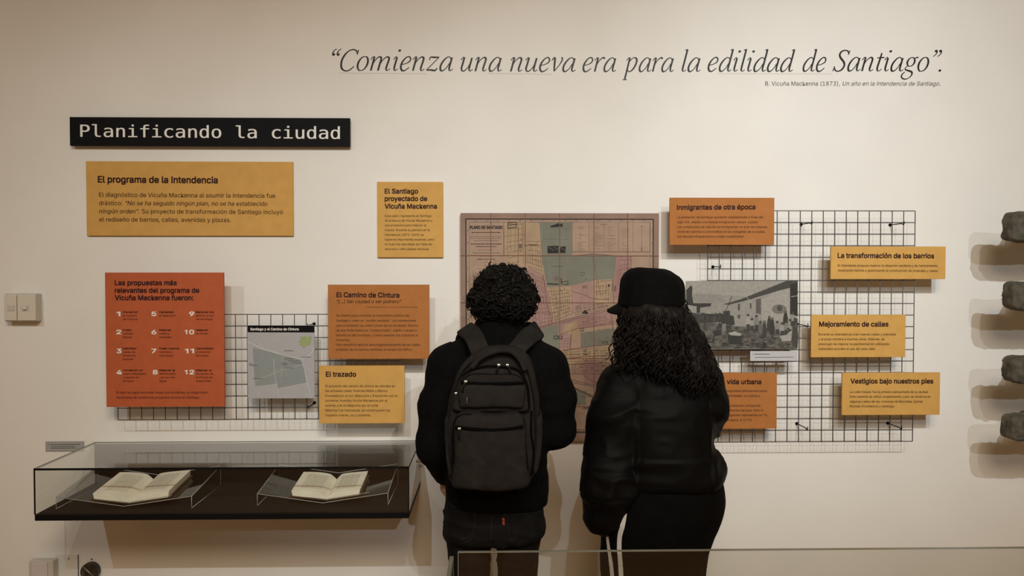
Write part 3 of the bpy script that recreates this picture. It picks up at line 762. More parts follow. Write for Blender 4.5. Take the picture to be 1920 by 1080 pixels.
# strokes: list of (x, y, w) control points, x-height 100, upright
T, t_ = 12.0, 6.2
H = 8.8
def stem(x, top, bot=20): return [(x, top, T), (x - 1, (top + bot) / 2, T), (x - 1, bot, T)]
EX = lambda x: [(x, 95, T), (x - 1, 60, T), (x - 2, 24, T), (x + 2, 6, H), (x + 10, 2, t_), (x + 22, 13, t_)]
ENT = [(2, 78, t_), (10, 95, t_), (18, 99, H)]
bowl = [(64, 84, t_), (52, 98, t_), (34, 92, H), (16, 62, T), (10, 30, T), (17, 5, T), (30, 1, H), (48, 20, t_), (62, 58, t_)]
G = {
 'C': (104, [[(98, 146, t_), (96, 112, t_)], [(95, 118, t_), (88, 136, H), (66, 148, H), (38, 136, H), (18, 104, T), (10, 62, T), (20, 18, T), (46, -2, H), (72, 4, H), (94, 30, t_)]]),
 'S': (84, [[(78, 146, t_), (76, 116, t_)], [(76, 120, t_), (68, 140, H), (48, 148, H), (26, 138, T), (20, 114, T), (34, 90, T + 1), (56, 66, T + 1), (66, 40, T), (56, 10, T), (34, -2, H), (14, 8, H), (6, 28, t_)], [(6, 34, t_), (2, -2, t_)]]),
 'o': (82, [[(42, 99, t_), (26, 92, H), (12, 62, T), (12, 30, T), (24, 4, H), (38, 1, t_), (56, 10, H), (68, 40, T), (67, 72, T), (56, 95, H), (42, 99, t_)]]),
 'a': (86, [bowl, EX(68)]),
 'd': (88, [bowl, [(54, 150, t_), (68, 158, H)], [(68, 158, T)] + EX(67)[0:]]),
 'n': (92, [ENT, [(20, 99, T), (19, 50, T), (18, 0, T)], [(19, 40, t_), (30, 74, t_), (50, 97, H), (64, 92, T), (67, 74, T), (64, 40, T), (63, 20, T), (66, 5, H), (74, 2, t_), (86, 13, t_)]]),
 'm': (140, [ENT, [(20, 99, T), (19, 50, T), (18, 0, T)], [(19, 40, t_), (30, 74, t_), (48, 97, H), (62, 92, T), (65, 74, T), (63, 40, T), (62, 0, T)],
             [(64, 40, t_), (76, 74, t_), (96, 97, H), (110, 92, T), (113, 74, T), (110, 40, T), (109, 20, T), (112, 5, H), (120, 2, t_), (134, 13, t_)]]),
 'i': (46, [ENT, EX(20), 'dot:26,142']),
 'e': (74, [[(14, 44, t_), (36, 50, t_), (56, 64, H), (60, 84, H), (48, 99, H), (30, 92, H), (14, 62, T), (11, 30, T), (22, 4, T), (40, 1, H), (64, 24, t_)]]),
 'z': (80, [[(12, 76, t_), (16, 96, H), (40, 95, T), (68, 96, H)], [(67, 95, t_), (38, 50, t_), (9, 6, t_)], [(8, 5, H), (36, 6, T), (62, 3, T), (72, 20, t_)]]),
 'u': (92, [ENT, [(20, 98, T), (18, 50, T), (17, 22, T), (24, 4, H), (38, 2, H), (54, 22, t_), (64, 52, t_)], EX(68)]),
 'v': (74, [[(2, 78, t_), (10, 96, H), (18, 92, T), (24, 50, T), (32, 2, H)], [(32, 2, t_), (52, 40, t_), (64, 74, H), (64, 94, H), (56, 100, H)]]),
 'r': (66, [ENT, [(20, 99, T), (19, 50, T), (18, 0, T)], [(19, 40, t_), (30, 74, t_), (46, 96, H), (58, 98, T), (64, 90, H)]]),
 'p': (90, [ENT, [(20, 99, T), (19, 30, T), (18, -56, T)], [(4, -57, t_), (34, -57, t_)], [(20, 66, t_), (36, 92, t_), (54, 99, H), (68, 86, T), (70, 58, T), (60, 22, T), (44, 2, H), (30, 2, t_), (20, 16, t_)]]),
 'l': (44, [[(6, 150, t_), (20, 158, H)], [(20, 158, T), (19, 100, T), (18, 24, T), (22, 6, H), (30, 2, t_), (42, 13, t_)]]),
 't': (52, [[(24, 130, H), (23, 95, T), (19, 40, T), (19, 20, T), (24, 4, H), (34, 2, t_), (48, 15, t_)], [(2, 94, t_), (24, 96, H), (48, 97, H)]]),
 'g': (84, [[(42, 99, t_), (26, 90, H), (18, 66, T), (26, 42, H), (42, 36, t_), (58, 46, H), (64, 70, T), (56, 92, H), (42, 99, t_)], [(58, 92, t_), (72, 99, H), (82, 97, H)],
            [(28, 40, t_), (16, 26, t_), (18, 12, H), (40, 4, T), (62, -6, T), (66, -28, H), (50, -50, t_), (26, -56, H), (6, -44, H), (4, -24, H), (18, -4, t_)]]),
 '“': (62, ['dot:14,112', [(12, 106, T), (6, 122, H), (12, 142, t_), (24, 152, t_)], 'dot:42,112', [(40, 106, T), (34, 122, H), (40, 142, t_), (52, 152, t_)]]),
 '”': (62, ['dot:18,146', [(20, 150, T), (26, 136, H), (20, 118, t_), (8, 106, t_)], 'dot:46,146', [(48, 150, T), (54, 136, H), (48, 118, t_), (36, 106, t_)]]),
 '.': (26, ['dot:12,6']),
}
def word_geo(word):
    V, F, J, n, x = [], [], [], 0, 0.0
    for ch in word:
        adv, strokes = G[ch]
        for st_ in strokes:
            if isinstance(st_, str):
                cx, cy = map(float, st_[4:].split(','))
                r = 8.8
                v = np.array([[cx + r * math.cos(2 * PI * k / 16), cy + r * math.sin(2 * PI * k / 16)] for k in range(16)]); f = [list(range(16))]
            else:
                P = catmull(st_, 7) if len(st_) > 2 else np.array(st_, float)
                v, f = ribbon2(P[:, :2], P[:, 2])
            v = v.copy(); v[:, 0] += x + v[:, 1] * .22
            V.append(v); J.append(np.full(len(v), 4e-6 * (len(J) % 40))); F += [[a + n for a in q] for q in f]; n += len(v)
        x += adv
    return np.concatenate(V), F, np.concatenate(J)

YQ = 0.0
bz = WZ(160, 0)
t = thing('wall_quote', (WX(1190, 0, 130), 0, WZ(150, 0, 1190)), 'large black italic quotation beginning Comienza una nueva era, across the upper wall', 'lettering', 'vinyl lettering on the wall')
def place_word(word, x0, x1, base, name='word'):
    s = Sheet(YQ)
    V, F, J = word_geo(word)
    lo, hi = V[:, 0].min(), V[:, 0].max()
    a, b = s.px([(x0, base)])[0], s.px([(x1, base + (x1 - x0) * .0035)])[0]
    k = np.linalg.norm(b - a) / (hi - lo)
    sy = .262 * (s.y - CAM.y) / FPX
    d = (b - a) / np.linalg.norm(b - a); nn = np.array([-d[1], d[0]])
    P = a + (V[:, :1] - lo) * k * d + V[:, 1:2] * sy * nn
    s.raw(P, F, M_vinyl, 1, J)
    s.build(name, t)
for w, a, b, y in [('“Comienza', 622.8, 849.5, 132.2), ('una', 863.5, 941, 133.5), ('nueva', 956, 1079.5, 134), ('era', 1092, 1155.5, 134.3), ('para', 1167, 1263.5, 134.3),
                   ('la', 1278, 1313.5, 134.3), ('edilidad', 1326.5, 1491, 133.8), ('de', 1504.5, 1549.5, 133.8), ('Santiago”.', 1560.5, 1766, 133.2)]:
    place_word(w, a, b, y)
s = Sheet(0.0)
mk = mat('pencil_line', (.55, .52, .46), .8, .2, noise=.05)
for P_ in ([(636, 136.8), (800, 138.2)], [(915, 137.4), (1035, 139.4)], [(1345, 138), (1560, 138.3)]):
    s = Sheet(0.0); s.stroke(P_, .8, mk, 1); s.build('pencil_guideline', t)
t = thing('wall_credit', (WX(1600, 0, 160), 0, WZ(164, 0, 1600)), 'small grey credit line B. Vicuña Mackenna (1873) below the large quotation', 'lettering', 'vinyl lettering on the wall')
s = Sheet(0.0)
s.text([([('B. Vicuña Mackenna (1873), ', False), ('Un año en la Intendencia de Santiago.', True)], 1434.7, 1762.8, 160.6)], M_vinylg, res=3, layer=3, off=.004)
s.build('credit_text', t)

# ------------------------------------------------------------------ light switch
yb, yf = -.045, -.056
xa, xb = WX(8, yb), WX(67, yb); z0, z1 = WZ(603, yb, 40), WZ(550.5, yb, 40)
t = thing('light_switch', ((xa + xb) / 2, 0, z0), 'double white light switch box on the wall at the left edge', 'light switch')
obj('back_box', *box((xa, yb, z0), (xb, 0, z1), .004, 3), M_plastic2, t)
for a, b, nm in [(7.2, 30, 0), (31.5, 65.5, 1)]:
    pa, pb = WX(a, yf), WX(b, yf)
    pz0, pz1 = WZ(601.3, yf, 40), WZ(552.5, yf, 40)
    p = obj('cover_plate', *box((pa, yf, pz0), (pb, yb + .001, pz1), .003, 3), M_plastic, t)
    cx, cz = (pa + pb) / 2 + (.004 if nm == 0 else -.002), WZ(577.5, yf, 40)
    r = obj('rocker', *box((cx - .016, yf - .003, cz - .012), (cx + .014, yf + .001, cz + .012), .001), M_plastic2, p)
    if nm:
        k = obj('dimmer_knob', *tube([(cx - .002, yf - .003, cz), (cx - .002, yf - .009, cz), (cx - .002, yf - .011, cz)], [.009, .009, .007], 20), M_plastic, p, smooth=True)

# ------------------------------------------------------------------ lower left fittings
yk = -.04
xa, xb = WX(46, yk), WX(92, yk); za, zb = WZ(1095, yk, 60), WZ(1052, yk, 60)
t = thing('socket_box', ((xa + xb) / 2, 0, za), 'small white socket box low on the wall under the left end of the case', 'socket')
obj('box_body', *box((xa, yk, za), (xb, 0, zb), .004, 3), M_plastic2, t)
obj('face_plate', *box((xa + .016, yk - .006, za + .012), (xb - .022, yk + .001, zb - .008), .002), mat('lilac_plastic', (.62, .58, .58), .5, .3, noise=.03), t)
o = obj('acrylic_plate', *box((WX(96, -.006), -.006, WZ(1110, 0, 110)), (WX(139.5, -.006), 0, WZ(1040, 0, 110)), .0005), M_acryl)
tag(o, 'clear acrylic plate screwed low on the wall beside the socket box', 'plate')
obj('side_edge', *box((WX(139, -.006), -.0065, WZ(1110, 0, 110)), (WX(139.6, -.006), 0, WZ(1040, 0, 110))), M_gink, o)
obj('screw', *tube([(WX(122, -.006), -.009, WZ(1047, -.006, 122)), (WX(122, -.006), -.006, WZ(1047, -.006, 122))], .0025, 10), M_steel, o)
cx, cz = WX(159, -.03), WZ(1074, -.03, 159)
t = thing('round_fitting', (cx, 0, cz - .04), 'dark round metal fitting low on the wall right of the acrylic plate', 'fitting')
md = mat('dark_bronze', (.055, .048, .034), .45, .5, noise=.5, nscale=60, metal=.5)
obj('disc', *tube([(cx, 0, cz), (cx, -.024, cz), (cx, -.030, cz), (cx, -.0305, cz)], [.039, .039, .035, .03], 32), md, t, smooth=False)
obj('bar', *tube([(cx - .022, -.032, cz + .027), (cx + .026, -.032, cz - .018)], .0035, 8), mat('worn_metal', (.22, .20, .16), .4, .5, noise=.3, metal=.5), t, smooth=True)
obj('spring', *tube([(cx - .026 + .012 * i / 40, -.032 + .003 * math.sin(i), cz + .002 - .03 * i / 40 + .004 * math.cos(i)) for i in range(41)], .0016, 6), MATS['worn_metal'], t, smooth=True)
obj('screw', *tube([(cx, -.004, cz + .049), (cx, 0, cz + .049)], .003, 10), M_steel, t)

# ------------------------------------------------------------------ display case
CF = -.45
cx0, cx1 = W(64, 920, CF).x, W(766.6, 920, CF).x
cz1 = W(420, 876.8, CF).z; czd = W(420, 962.8, CF).z; cz0 = W(420, 974.5, CF).z
t = thing('display_case', ((cx0 + cx1) / 2, 0, cz0), 'long glass display case with black base fixed to the wall, holding two open books', 'display case')
obj('base', *box((cx0, CF, cz0), (cx1, 0, czd), .002), M_black, t)
obj('deck', *box((cx0 + .012, CF + .012, czd), (cx1 - .012, -.012, czd + .002)), mat('charcoal_felt', (.016, .0155, .015), .85, .12, noise=.25, nscale=60), t)
obj('back_panel', *box((cx0 + .002, -.012, czd), (cx1 - .002, 0, cz1 - .006)), M_blackfelt, t)
g = .006
obj('front_pane', *box((cx0, CF, czd), (cx1, CF + g, cz1 - g)), M_casetop, t)
obj('side_pane', *box((cx0, CF + g, czd), (cx0 + g, 0, cz1 - g)), M_casetop, t)
obj('side_pane', *box((cx1 - g, CF + g, czd), (cx1, 0, cz1 - g)), M_casetop, t)
obj('top_pane', *box((cx0, CF, cz1 - g), (cx1, 0, cz1)), M_casetop, t)
e = .0028
V = join(box((cx0 - .001, CF - .001, cz1 - g - .001), (cx1 + .001, CF + e, cz1 + .0006)),
         box((cx0 - .001, CF - .001, czd), (cx0 + .0035, CF + e, cz1)), box((cx1 - .0035, CF - .001, czd), (cx1 + .001, CF + e, cz1)),
         box((cx0 - .0008, CF, cz1 - g), (cx0 + .0015, 0, cz1 + .0004)), box((cx1 - .0015, CF, cz1 - g), (cx1 + .0008, 0, cz1 + .0004)),
         box((cx0, -.003, cz1 - .002), (cx1, 0, cz1 + .0006)))
obj('edge_strips', *V, M_black, t)
obj('lock', *tube([(cx1 - .002, -.06, .872), (cx1 + .012, -.06, .872)], .006, 16), M_silver, t, smooth=True)

def book_on_cradle(gx_, xl, xr, y0, y1, pw, d0, d1, wh, lab_b, lab_c):
    """cradle legs xl..xr, y0..y1; book gutter gx_, page width pw, depth d0..d1"""
    zd = czd + .0022
    slope = .12
    zleg = .044; zc = .006
    c = thing('book_cradle', ((xl + xr) / 2, (y0 + y1) / 2, zd), lab_c, 'book stand', 'clear acrylic book cradles')
    th = .004
    zf = lambda x, y: zd + zc + (zleg - zc) * min(1, abs(x - (xl + xr) / 2) / ((xr - xl) / 2)) + slope * (y - y0)
    cxm = (xl + xr) / 2
    for a, b, nm in [(xl, cxm, 'slope_plate'), (cxm, xr, 'slope_plate')]:
        V = []
        for dz in (0, th):
            V += [(a, y0, zf(a, y0) + dz), (b, y0, zf(b, y0) + dz), (b, y1, zf(b, y1) + dz), (a, y1, zf(a, y1) + dz)]
        F = [[3, 2, 1, 0], [4, 5, 6, 7], [0, 1, 5, 4], [1, 2, 6, 5], [2, 3, 7, 6], [3, 0, 4, 7]]
        obj(nm, V, F, M_acryl, c)
    for x, sg in ((xl, 1), (xr, -1)):
        V = []
        for dx in (0, th * sg):
            V += [(x + dx, y0, zd), (x + dx, y1, zd), (x + dx, y1, zf(x, y1)), (x + dx, y0, zf(x, y0))]
        F = [[0, 1, 2, 3], [7, 6, 5, 4], [0, 4, 5, 1], [1, 5, 6, 2], [2, 6, 7, 3], [3, 7, 4, 0]]
        obj('leg', V, F, M_acryl, c)
    # polished edges and front lip
    E = []
    r = .0013
    for x in (xl, xr):
        E.append(tube([(x, y0, zd + .002), (x, y0, zf(x, y0) + th), (x, y1, zf(x, y1) + th), (x, y1, zd + .002)], r, 5)); E.append(tube([(x, y0, zd + .002), (x, y1, zd + .002)], r, 5))
    E.append(tube([(xl, y0, zf(xl, y0) + th), (cxm, y0, zf(cxm, y0) + th), (xr, y0, zf(xr, y0) + th)], r, 5))
    E.append(tube([(xl, y1, zf(xl, y1) + th), (cxm, y1, zf(cxm, y1) + th), (xr, y1, zf(xr, y1) + th)], r, 5))
    E.append(tube([(gx_ - .075, y0, zf(gx_ - .075, y0) + .018), (gx_, y0, zf(gx_, y0) + .018), (gx_ + .17, y0, zf(gx_ + .17, y0) + .018)], r, 5))
    obj('polished_edges', *join(*E), M_acedge, c, smooth=True)
    V = []; xs = [gx_ - .075, cxm, gx_ + .17]
    for y in (y0, y0 + .003):
        for x in xs: V += [(x, y, zf(x, y0) + th), (x, y, zf(x, y0) + .018)]
    F = [[0, 2, 3, 1], [2, 4, 5, 3], [7, 9, 8, 6], [9, 11, 10, 8], [1, 3, 9, 7], [3, 5, 11, 9], [0, 1, 7, 6], [4, 10, 11, 5]]
    obj('front_lip', V, F, M_acryl, c)
    # book
    b = thing('open_book', (gx_, (d0 + d1) / 2, zd + .02), lab_b, 'book', 'open books in the glass case')
    NU, NV = 18, 4
    def top(u, sg):   # u 0 gutter..1 outer edge
        return .016 * (1 - math.exp(-u * 9)) - .009 * u + (.004 if sg < 0 else 0) * math.sin(u * PI)
    zbot = lambda x, y: zf(x, y) + th + .0035
    # keep the pages above the cover: sample the plate under the page
    pws = pw
    for sg, hgt in ((-1, wh[0]), (1, wh[1])):
        pw = pws[0] if sg < 0 else pws[1]
        V, F = [], []
        for j in range(NV + 1):
            y = d0 + (d1 - d0) * j / NV
            for i in range(NU + 1):
                u = i / NU; x = gx_ + sg * pw * u
                V.append((x, y, zbot(x, y) + hgt * (0.35 + .65 * min(1, u * 6)) + top(u, sg)))
        off = len(V)
        for j in range(NV + 1):
            y = d0 + (d1 - d0) * j / NV
            for i in range(NU + 1):
                u = i / NU; x = gx_ + sg * pw * (u + .0) - sg * .004 * u
                V.append((x, y, zbot(x, y)))
        R_ = NU + 1
        for j in range(NV):
            for i in range(NU):
                a = j * R_ + i
                q = [a, a + 1, a + R_ + 1, a + R_]
                F.append(q if sg > 0 else q[::-1]); F.append([k + off for k in (q[::-1] if sg > 0 else q)])
        for i in range(NU):
            a = i; F.append([a, a + off, a + off + 1, a + 1]); a = NV * R_ + i; F.append([a, a + 1, a + off + 1, a + off])
        for j in range(NV):
            a = j * R_ + NU; F.append([a, a + off, a + off + R_, a + R_]); a = j * R_; F.append([a, a + R_, a + off + R_, a + off])
        p = obj('page_block', V, F, M_page, b, smooth=False)
        # printed lines draped on the page
        TV, TF = [], []
        surf = lambda u, v: Vector((gx_ + sg * pw * u, d0 + (d1 - d0) * v, zbot(gx_ + sg * pw * u, d0 + (d1 - d0) * v) + hgt * (0.35 + .65 * min(1, u * 6)) + top(u, sg) + .0007))
        rows = 26
        for r_ in range(rows):
            v = .14 + .72 * r_ / (rows - 1)
            ua, ub = (.20, .80) if sg < 0 else (.22, .82)
            u = ua
            while u < ub - .02:
                l = random.uniform(.05, .16); l = min(l, ub - u)
                k = max(2, int(l / .03))
                for i in range(k):
                    n = len(TV)
                    q = [surf(u + l * i / k, v), surf(u + l * (i + 1) / k, v), surf(u + l * (i + 1) / k, v + .007), surf(u + l * i / k, v + .007)]
                    TV += [tuple(w_) for w_ in q]; TF.append([n, n + 1, n + 2, n + 3])
                u += l + .02
        obj('printed_lines', TV, TF, M_pagetxt, p)
    # cover boards
    for sg in (-1, 1):
        V = []
        pw = pws[0] if sg < 0 else pws[1]
        m_ = .006
        for dz in (0, .0028):
            for (u, y) in ((0, d0 - m_), (pw + m_, d0 - m_), (pw + m_, d1 + m_), (0, d1 + m_)):
                x = gx_ + sg * u; V.append((x, y, zf(x, y) + th + .0005 + dz))
        F = [[3, 2, 1, 0], [4, 5, 6, 7], [0, 1, 5, 4], [1, 2, 6, 5], [2, 3, 7, 6], [3, 0, 4, 7]]
        if sg < 0: F = [q[::-1] for q in F]
        obj('cover', V, F, M_cover, b)
book_on_cradle(-1.428, -1.70, -1.18, -.392, -.075, (.141, .153), -.372, -.155, (.014, .017),
               'open old book at the left end of the glass case', 'clear acrylic cradle under the left open book')
book_on_cradle(-.668, -.935, -.424, -.365, -.055, (.139, .131), -.345, -.150, (.012, .012),
               'smaller open old book at the right end of the glass case', 'clear acrylic cradle under the right open book')

# ------------------------------------------------------------------ glass barrier in front of the visitors
BY = -1.4
bx = W(859.5, 1050, BY).x; bzt = W(1400, 1032.6, BY).z
t = thing('glass_barrier', (bx + 1.4, BY, 0), 'waist-high clear glass barrier in front of the two visitors', 'glass barrier')
obj('pane', *box((bx, BY, .05), (bx + 2.9, BY + .010, bzt)), M_barrier, t)
obj('polished_edge', *join(box((bx, BY - .0002, bzt), (bx + 2.9, BY + .0102, bzt + .0016)), box((bx - .0016, BY - .0002, .05), (bx, BY + .0102, bzt + .0016))), M_glassedge, t)
obj('floor_channel', *box((bx - .01, BY - .02, 0), (bx + 2.92, BY + .03, .055), .003), M_steel, t)
t = thing('glass_barrier', (bx - .017, BY - .6, 0), 'return pane of clear glass running toward the viewer, seen edge-on', 'glass barrier')
obj('pane', *box((bx - .022, BY - 1.25, .05), (bx - .012, BY - .012, bzt - .006)), M_barrier, t)
obj('polished_edge', *join(box((bx - .0222, BY - 1.25, bzt - .006), (bx - .0118, BY - .012, bzt - .0045)), box((bx - .0222, BY - .012, .05), (bx - .0118, BY - .0105, bzt - .0045))), M_glassedge, t)
obj('floor_channel', *box((bx - .04, BY - 1.26, 0), (bx + .006, BY - .022, .055), .003), M_steel, t)

#@@FIGURES
# ================================================================== volumes -> skin (surface nets)
class Vol:
    """signed distance field on a grid; primitives are blended in, then skinned as one continuous surface"""
    BIG = .04
    def __init__(s, lo, hi, h):
        s.lo = np.array(lo, float); s.h = h
        s.n = np.ceil((np.array(hi) - s.lo) / h).astype(int) + 1
        s.ax = [s.lo[i] + h * np.arange(s.n[i]) for i in range(3)]
        s.f = np.full(s.n, s.BIG, np.float32)
    def _sub(s, lo, hi):
        sl, P = [], []
        for i in range(3):
            a = int(max(0, math.floor((lo[i] - s.lo[i]) / s.h))); b = int(min(s.n[i], math.ceil((hi[i] - s.lo[i]) / s.h) + 1))
            if b <= a: return None, None
            sl.append(slice(a, b)); sh = [1, 1, 1]; sh[i] = -1
            P.append(s.ax[i][a:b].astype(np.float32).reshape(sh))
        return tuple(sl), P
    def _put(s, fn, lo, hi, k, cut=False):
        m = .045
        sl, P = s._sub([v - m for v in lo], [v + m for v in hi])
        if sl is None: return
        d = fn(*P).astype(np.float32); c = s.f[sl]
        if cut: s.f[sl] = np.maximum(c, -d); return
        if k <= 0: s.f[sl] = np.minimum(c, d); return
        hh = np.clip(.5 + .5 * (c - d) / k, 0, 1)
        s.f[sl] = np.where((c < s.BIG) | (d < s.BIG), c + (d - c) * hh - k * hh * (1 - hh), c)
    def cap(s, a, b, ra, rb, k=.02, sy=1.0):
        a, b = np.array(a, float), np.array(b, float); r = max(ra, rb)
        def fn(x, y, z):
            ba = b - a; L = (ba * ba).sum() + 1e-12
            px, py, pz = x - a[0], y - a[1], z - a[2]
            t = np.clip((px * ba[0] + py * ba[1] + pz * ba[2]) / L, 0, 1)
            return np.sqrt((px - t * ba[0]) ** 2 + ((py - t * ba[1]) / sy) ** 2 + (pz - t * ba[2]) ** 2) - (ra + (rb - ra) * t)
        s._put(fn, np.minimum(a, b) - r, np.maximum(a, b) + r, k)
    def chain(s, P, R, k=.02):
        for i in range(len(P) - 1): s.cap(P[i], P[i + 1], R[i], R[i + 1], k)
    def ell(s, c, r, k=.02, rot=0.0, tilt=0.0, cut=False):
        c = np.array(c, float); r = np.array(r, float); M = max(r)
        ca, sa = math.cos(rot), math.sin(rot); ct, st = math.cos(tilt), math.sin(tilt)
        def fn(x, y, z):
            px, py, pz = x - c[0], y - c[1], z - c[2]
            u, v = ca * px + sa * py, -sa * px + ca * py
            v, w = ct * v + st * pz, -st * v + ct * pz
            q = np.sqrt((u / r[0]) ** 2 + (v / r[1]) ** 2 + (w / r[2]) ** 2)
            q2 = np.sqrt((u / r[0] ** 2) ** 2 + (v / r[1] ** 2) ** 2 + (w / r[2] ** 2) ** 2) + 1e-9
            return q * (q - 1) / q2
        s._put(fn, c - M, c + M, k, cut)
    def loft(s, L, k=.02, p=2.3, end=.02):
        """levels (z, cx, cy, rx, ry)"""
        L = sorted(L); A_ = np.array(L, float)
        zs = A_[:, 0]
        def sm(z, c):   # smooth interpolation (catmull via dense table)
            T_ = catmull(np.stack([zs, A_[:, c]], 1), 8); return np.interp(z, T_[:, 0], T_[:, 1])
        def fn(x, y, z):
            cx, cy, rx, ry = sm(z, 1), sm(z, 2), sm(z, 3), sm(z, 4)
            q = (np.abs((x - cx) / rx) ** p + np.abs((y - cy) / ry) ** p) ** (1 / p)
            d = (q - 1) * np.minimum(rx, ry)
            e = np.maximum(zs[0] - z, z - zs[-1]) + 0 * d
            # rounded intersection
            a = np.maximum(d + end, 0); b = np.maximum(e + end, 0)
            return np.minimum(np.maximum(d + end, e + end), 0) + np.sqrt(a * a + b * b) - end
        xr = (A_[:, 1] - A_[:, 3]).min(), (A_[:, 1] + A_[:, 3]).max(); yr = (A_[:, 2] - A_[:, 4]).min(), (A_[:, 2] + A_[:, 4]).max()
        s._put(fn, (xr[0], yr[0], zs[0]), (xr[1], yr[1], zs[-1]), k)
    def slab(s, poly, y0, y1, r, k=0.0, depth=None):
        """outline (x,z) pulled from y0 to y1 with rounded edges r"""
        P = np.asarray(poly, float)
        def fn(x, y, z):
            X, Z = np.broadcast_arrays(x[:, 0, :], z[:, 0, :])
            d = np.full(X.shape, 1e9); sg = np.ones(X.shape)
            n = len(P)
            for i in range(n):
                a, b = P[i], P[i - 1]
                ex, ez = b - a; wx, wz = X - a[0], Z - a[1]
                t = np.clip((wx * ex + wz * ez) / (ex * ex + ez * ez + 1e-12), 0, 1)
                d = np.minimum(d, (wx - ex * t) ** 2 + (wz - ez * t) ** 2)
                c1 = Z >= a[1]; c2 = Z < b[1]; c3 = ex * wz > ez * wx
                fl = (c1 & c2 & c3) | (~c1 & ~c2 & ~c3)
                sg = np.where(fl, -sg, sg)
            d = (np.sqrt(d) * sg)[:, None, :]
            yc = (y0 + y1) / 2; e = np.abs(y - yc) - abs(y1 - y0) / 2 + 0 * d
            a = np.maximum(d + r, 0); b = np.maximum(e + r, 0)
            return np.minimum(np.maximum(d + r, e + r), 0) + np.sqrt(a * a + b * b) - r
        s._put(fn, (P[:, 0].min(), min(y0, y1), P[:, 1].min()), (P[:, 0].max(), max(y0, y1), P[:, 1].max()), k)
    def mesh(s, smooth=2):
        f = np.pad(s.f, 1, constant_values=s.BIG); lo = s.lo - s.h
        ins = f < 0
        nx, ny, nz = f.shape
        cs = [(i, j, k) for i in (0, 1) for j in (0, 1) for k in (0, 1)]
        cnt = np.zeros((nx - 1, ny - 1, nz - 1), np.int8)
        for i, j, k in cs: cnt += ins[i:nx - 1 + i, j:ny - 1 + j, k:nz - 1 + k]
        act = (cnt > 0) & (cnt < 8)
        idx = np.argwhere(act); N = len(idx)
        ids = np.full(act.shape, -1, np.int64); ids[act] = np.arange(N)
        S = np.zeros((N, 3)); C = np.zeros(N)
        for a in cs:
            for ax in range(3):
                if a[ax]: continue
                b = list(a); b[ax] = 1
                fa = f[idx[:, 0] + a[0], idx[:, 1] + a[1], idx[:, 2] + a[2]]; fb = f[idx[:, 0] + b[0], idx[:, 1] + b[1], idx[:, 2] + b[2]]
                m = (fa < 0) != (fb < 0)
                t = np.where(m, fa / np.where(m, fa - fb, 1), 0)
                for c in range(3): S[:, c] += np.where(m, a[c] + (t if c == ax else 0), 0)
                C += m
        V = lo + s.h * (idx + S / C[:, None])
        F = []
        for ax in range(3):
            o1, o2 = [(1, 2), (2, 0), (0, 1)][ax]
            sl = [slice(1, n - 1) for n in f.shape]; sl[ax] = slice(0, f.shape[ax] - 1)
            s2 = list(sl); s2[ax] = slice(1, f.shape[ax])
            A_, B_ = ins[tuple(sl)], ins[tuple(s2)]
            e = np.argwhere(A_ != B_)
            if not len(e): continue
            d = A_[tuple(e.T)]
            base = e.copy(); base[:, o1] += 1; base[:, o2] += 1     # back to padded index
            def cell(d1, d2):
                c = base.copy(); c[:, o1] -= d1; c[:, o2] -= d2
                return ids[c[:, 0], c[:, 1], c[:, 2]]
            q = np.stack([cell(1, 1), cell(0, 1), cell(0, 0), cell(1, 0)], 1)
            q[~d] = q[~d][:, ::-1]
            F.append(q)
        F = np.concatenate(F); F = F[(F >= 0).all(1)]
        for _ in range(smooth): V = relax(V, F, .5)
        return V, F

def relax(V, F, w):
    S = np.zeros_like(V); C = np.zeros(len(V))
    for i in range(4):
        a, b = F[:, i], F[:, (i + 1) % 4]
        for c in range(3): S[:, c] += np.bincount(a, V[b, c], len(V)) + np.bincount(b, V[a, c], len(V))
        C += np.bincount(a, minlength=len(V)) + np.bincount(b, minlength=len(V))
    return V * (1 - w) + w * S / np.maximum(C, 1)[:, None]

def normals(V, F):
    n = np.cross(V[F[:, 2]] - V[F[:, 0]], V[F[:, 3]] - V[F[:, 1]]); N = np.zeros_like(V)
    for i in range(4):
        for c in range(3): N[:, c] += np.bincount(F[:, i], n[:, c], len(V))
    return N / (np.linalg.norm(N, axis=1)[:, None] + 1e-12)

LAT = np.random.default_rng(5).random((32, 32, 32))
def vnoise(P):
    i = np.floor(P).astype(int); f = P - i; f = f * f * (3 - 2 * f)
    o = 0
    for a in (0, 1):
        for b in (0, 1):
            for c in (0, 1):
                w = (f[:, 0] if a else 1 - f[:, 0]) * (f[:, 1] if b else 1 - f[:, 1]) * (f[:, 2] if c else 1 - f[:, 2])
                o = o + w * LAT[(i[:, 0] + a) % 32, (i[:, 1] + b) % 32, (i[:, 2] + c) % 32]
    return o
def ridge(P): return 1 - np.abs(2 * vnoise(P) - 1)

def crumple(V, F, amp, sc, amp2=0, sc2=(1, 1, 1), mask=None):
    N = normals(V, F)
    w = vnoise(V * 6.0)[:, None] * np.array([.5, .4, .9])
    d = amp * (ridge(V * np.array(sc) + w * 2) - .55)
    if amp2: d = d + amp2 * (ridge(V * np.array(sc2) + 7.3 + w) - .5)
    if mask is not None: d = d * mask(V)
    return V + N * d[:, None]

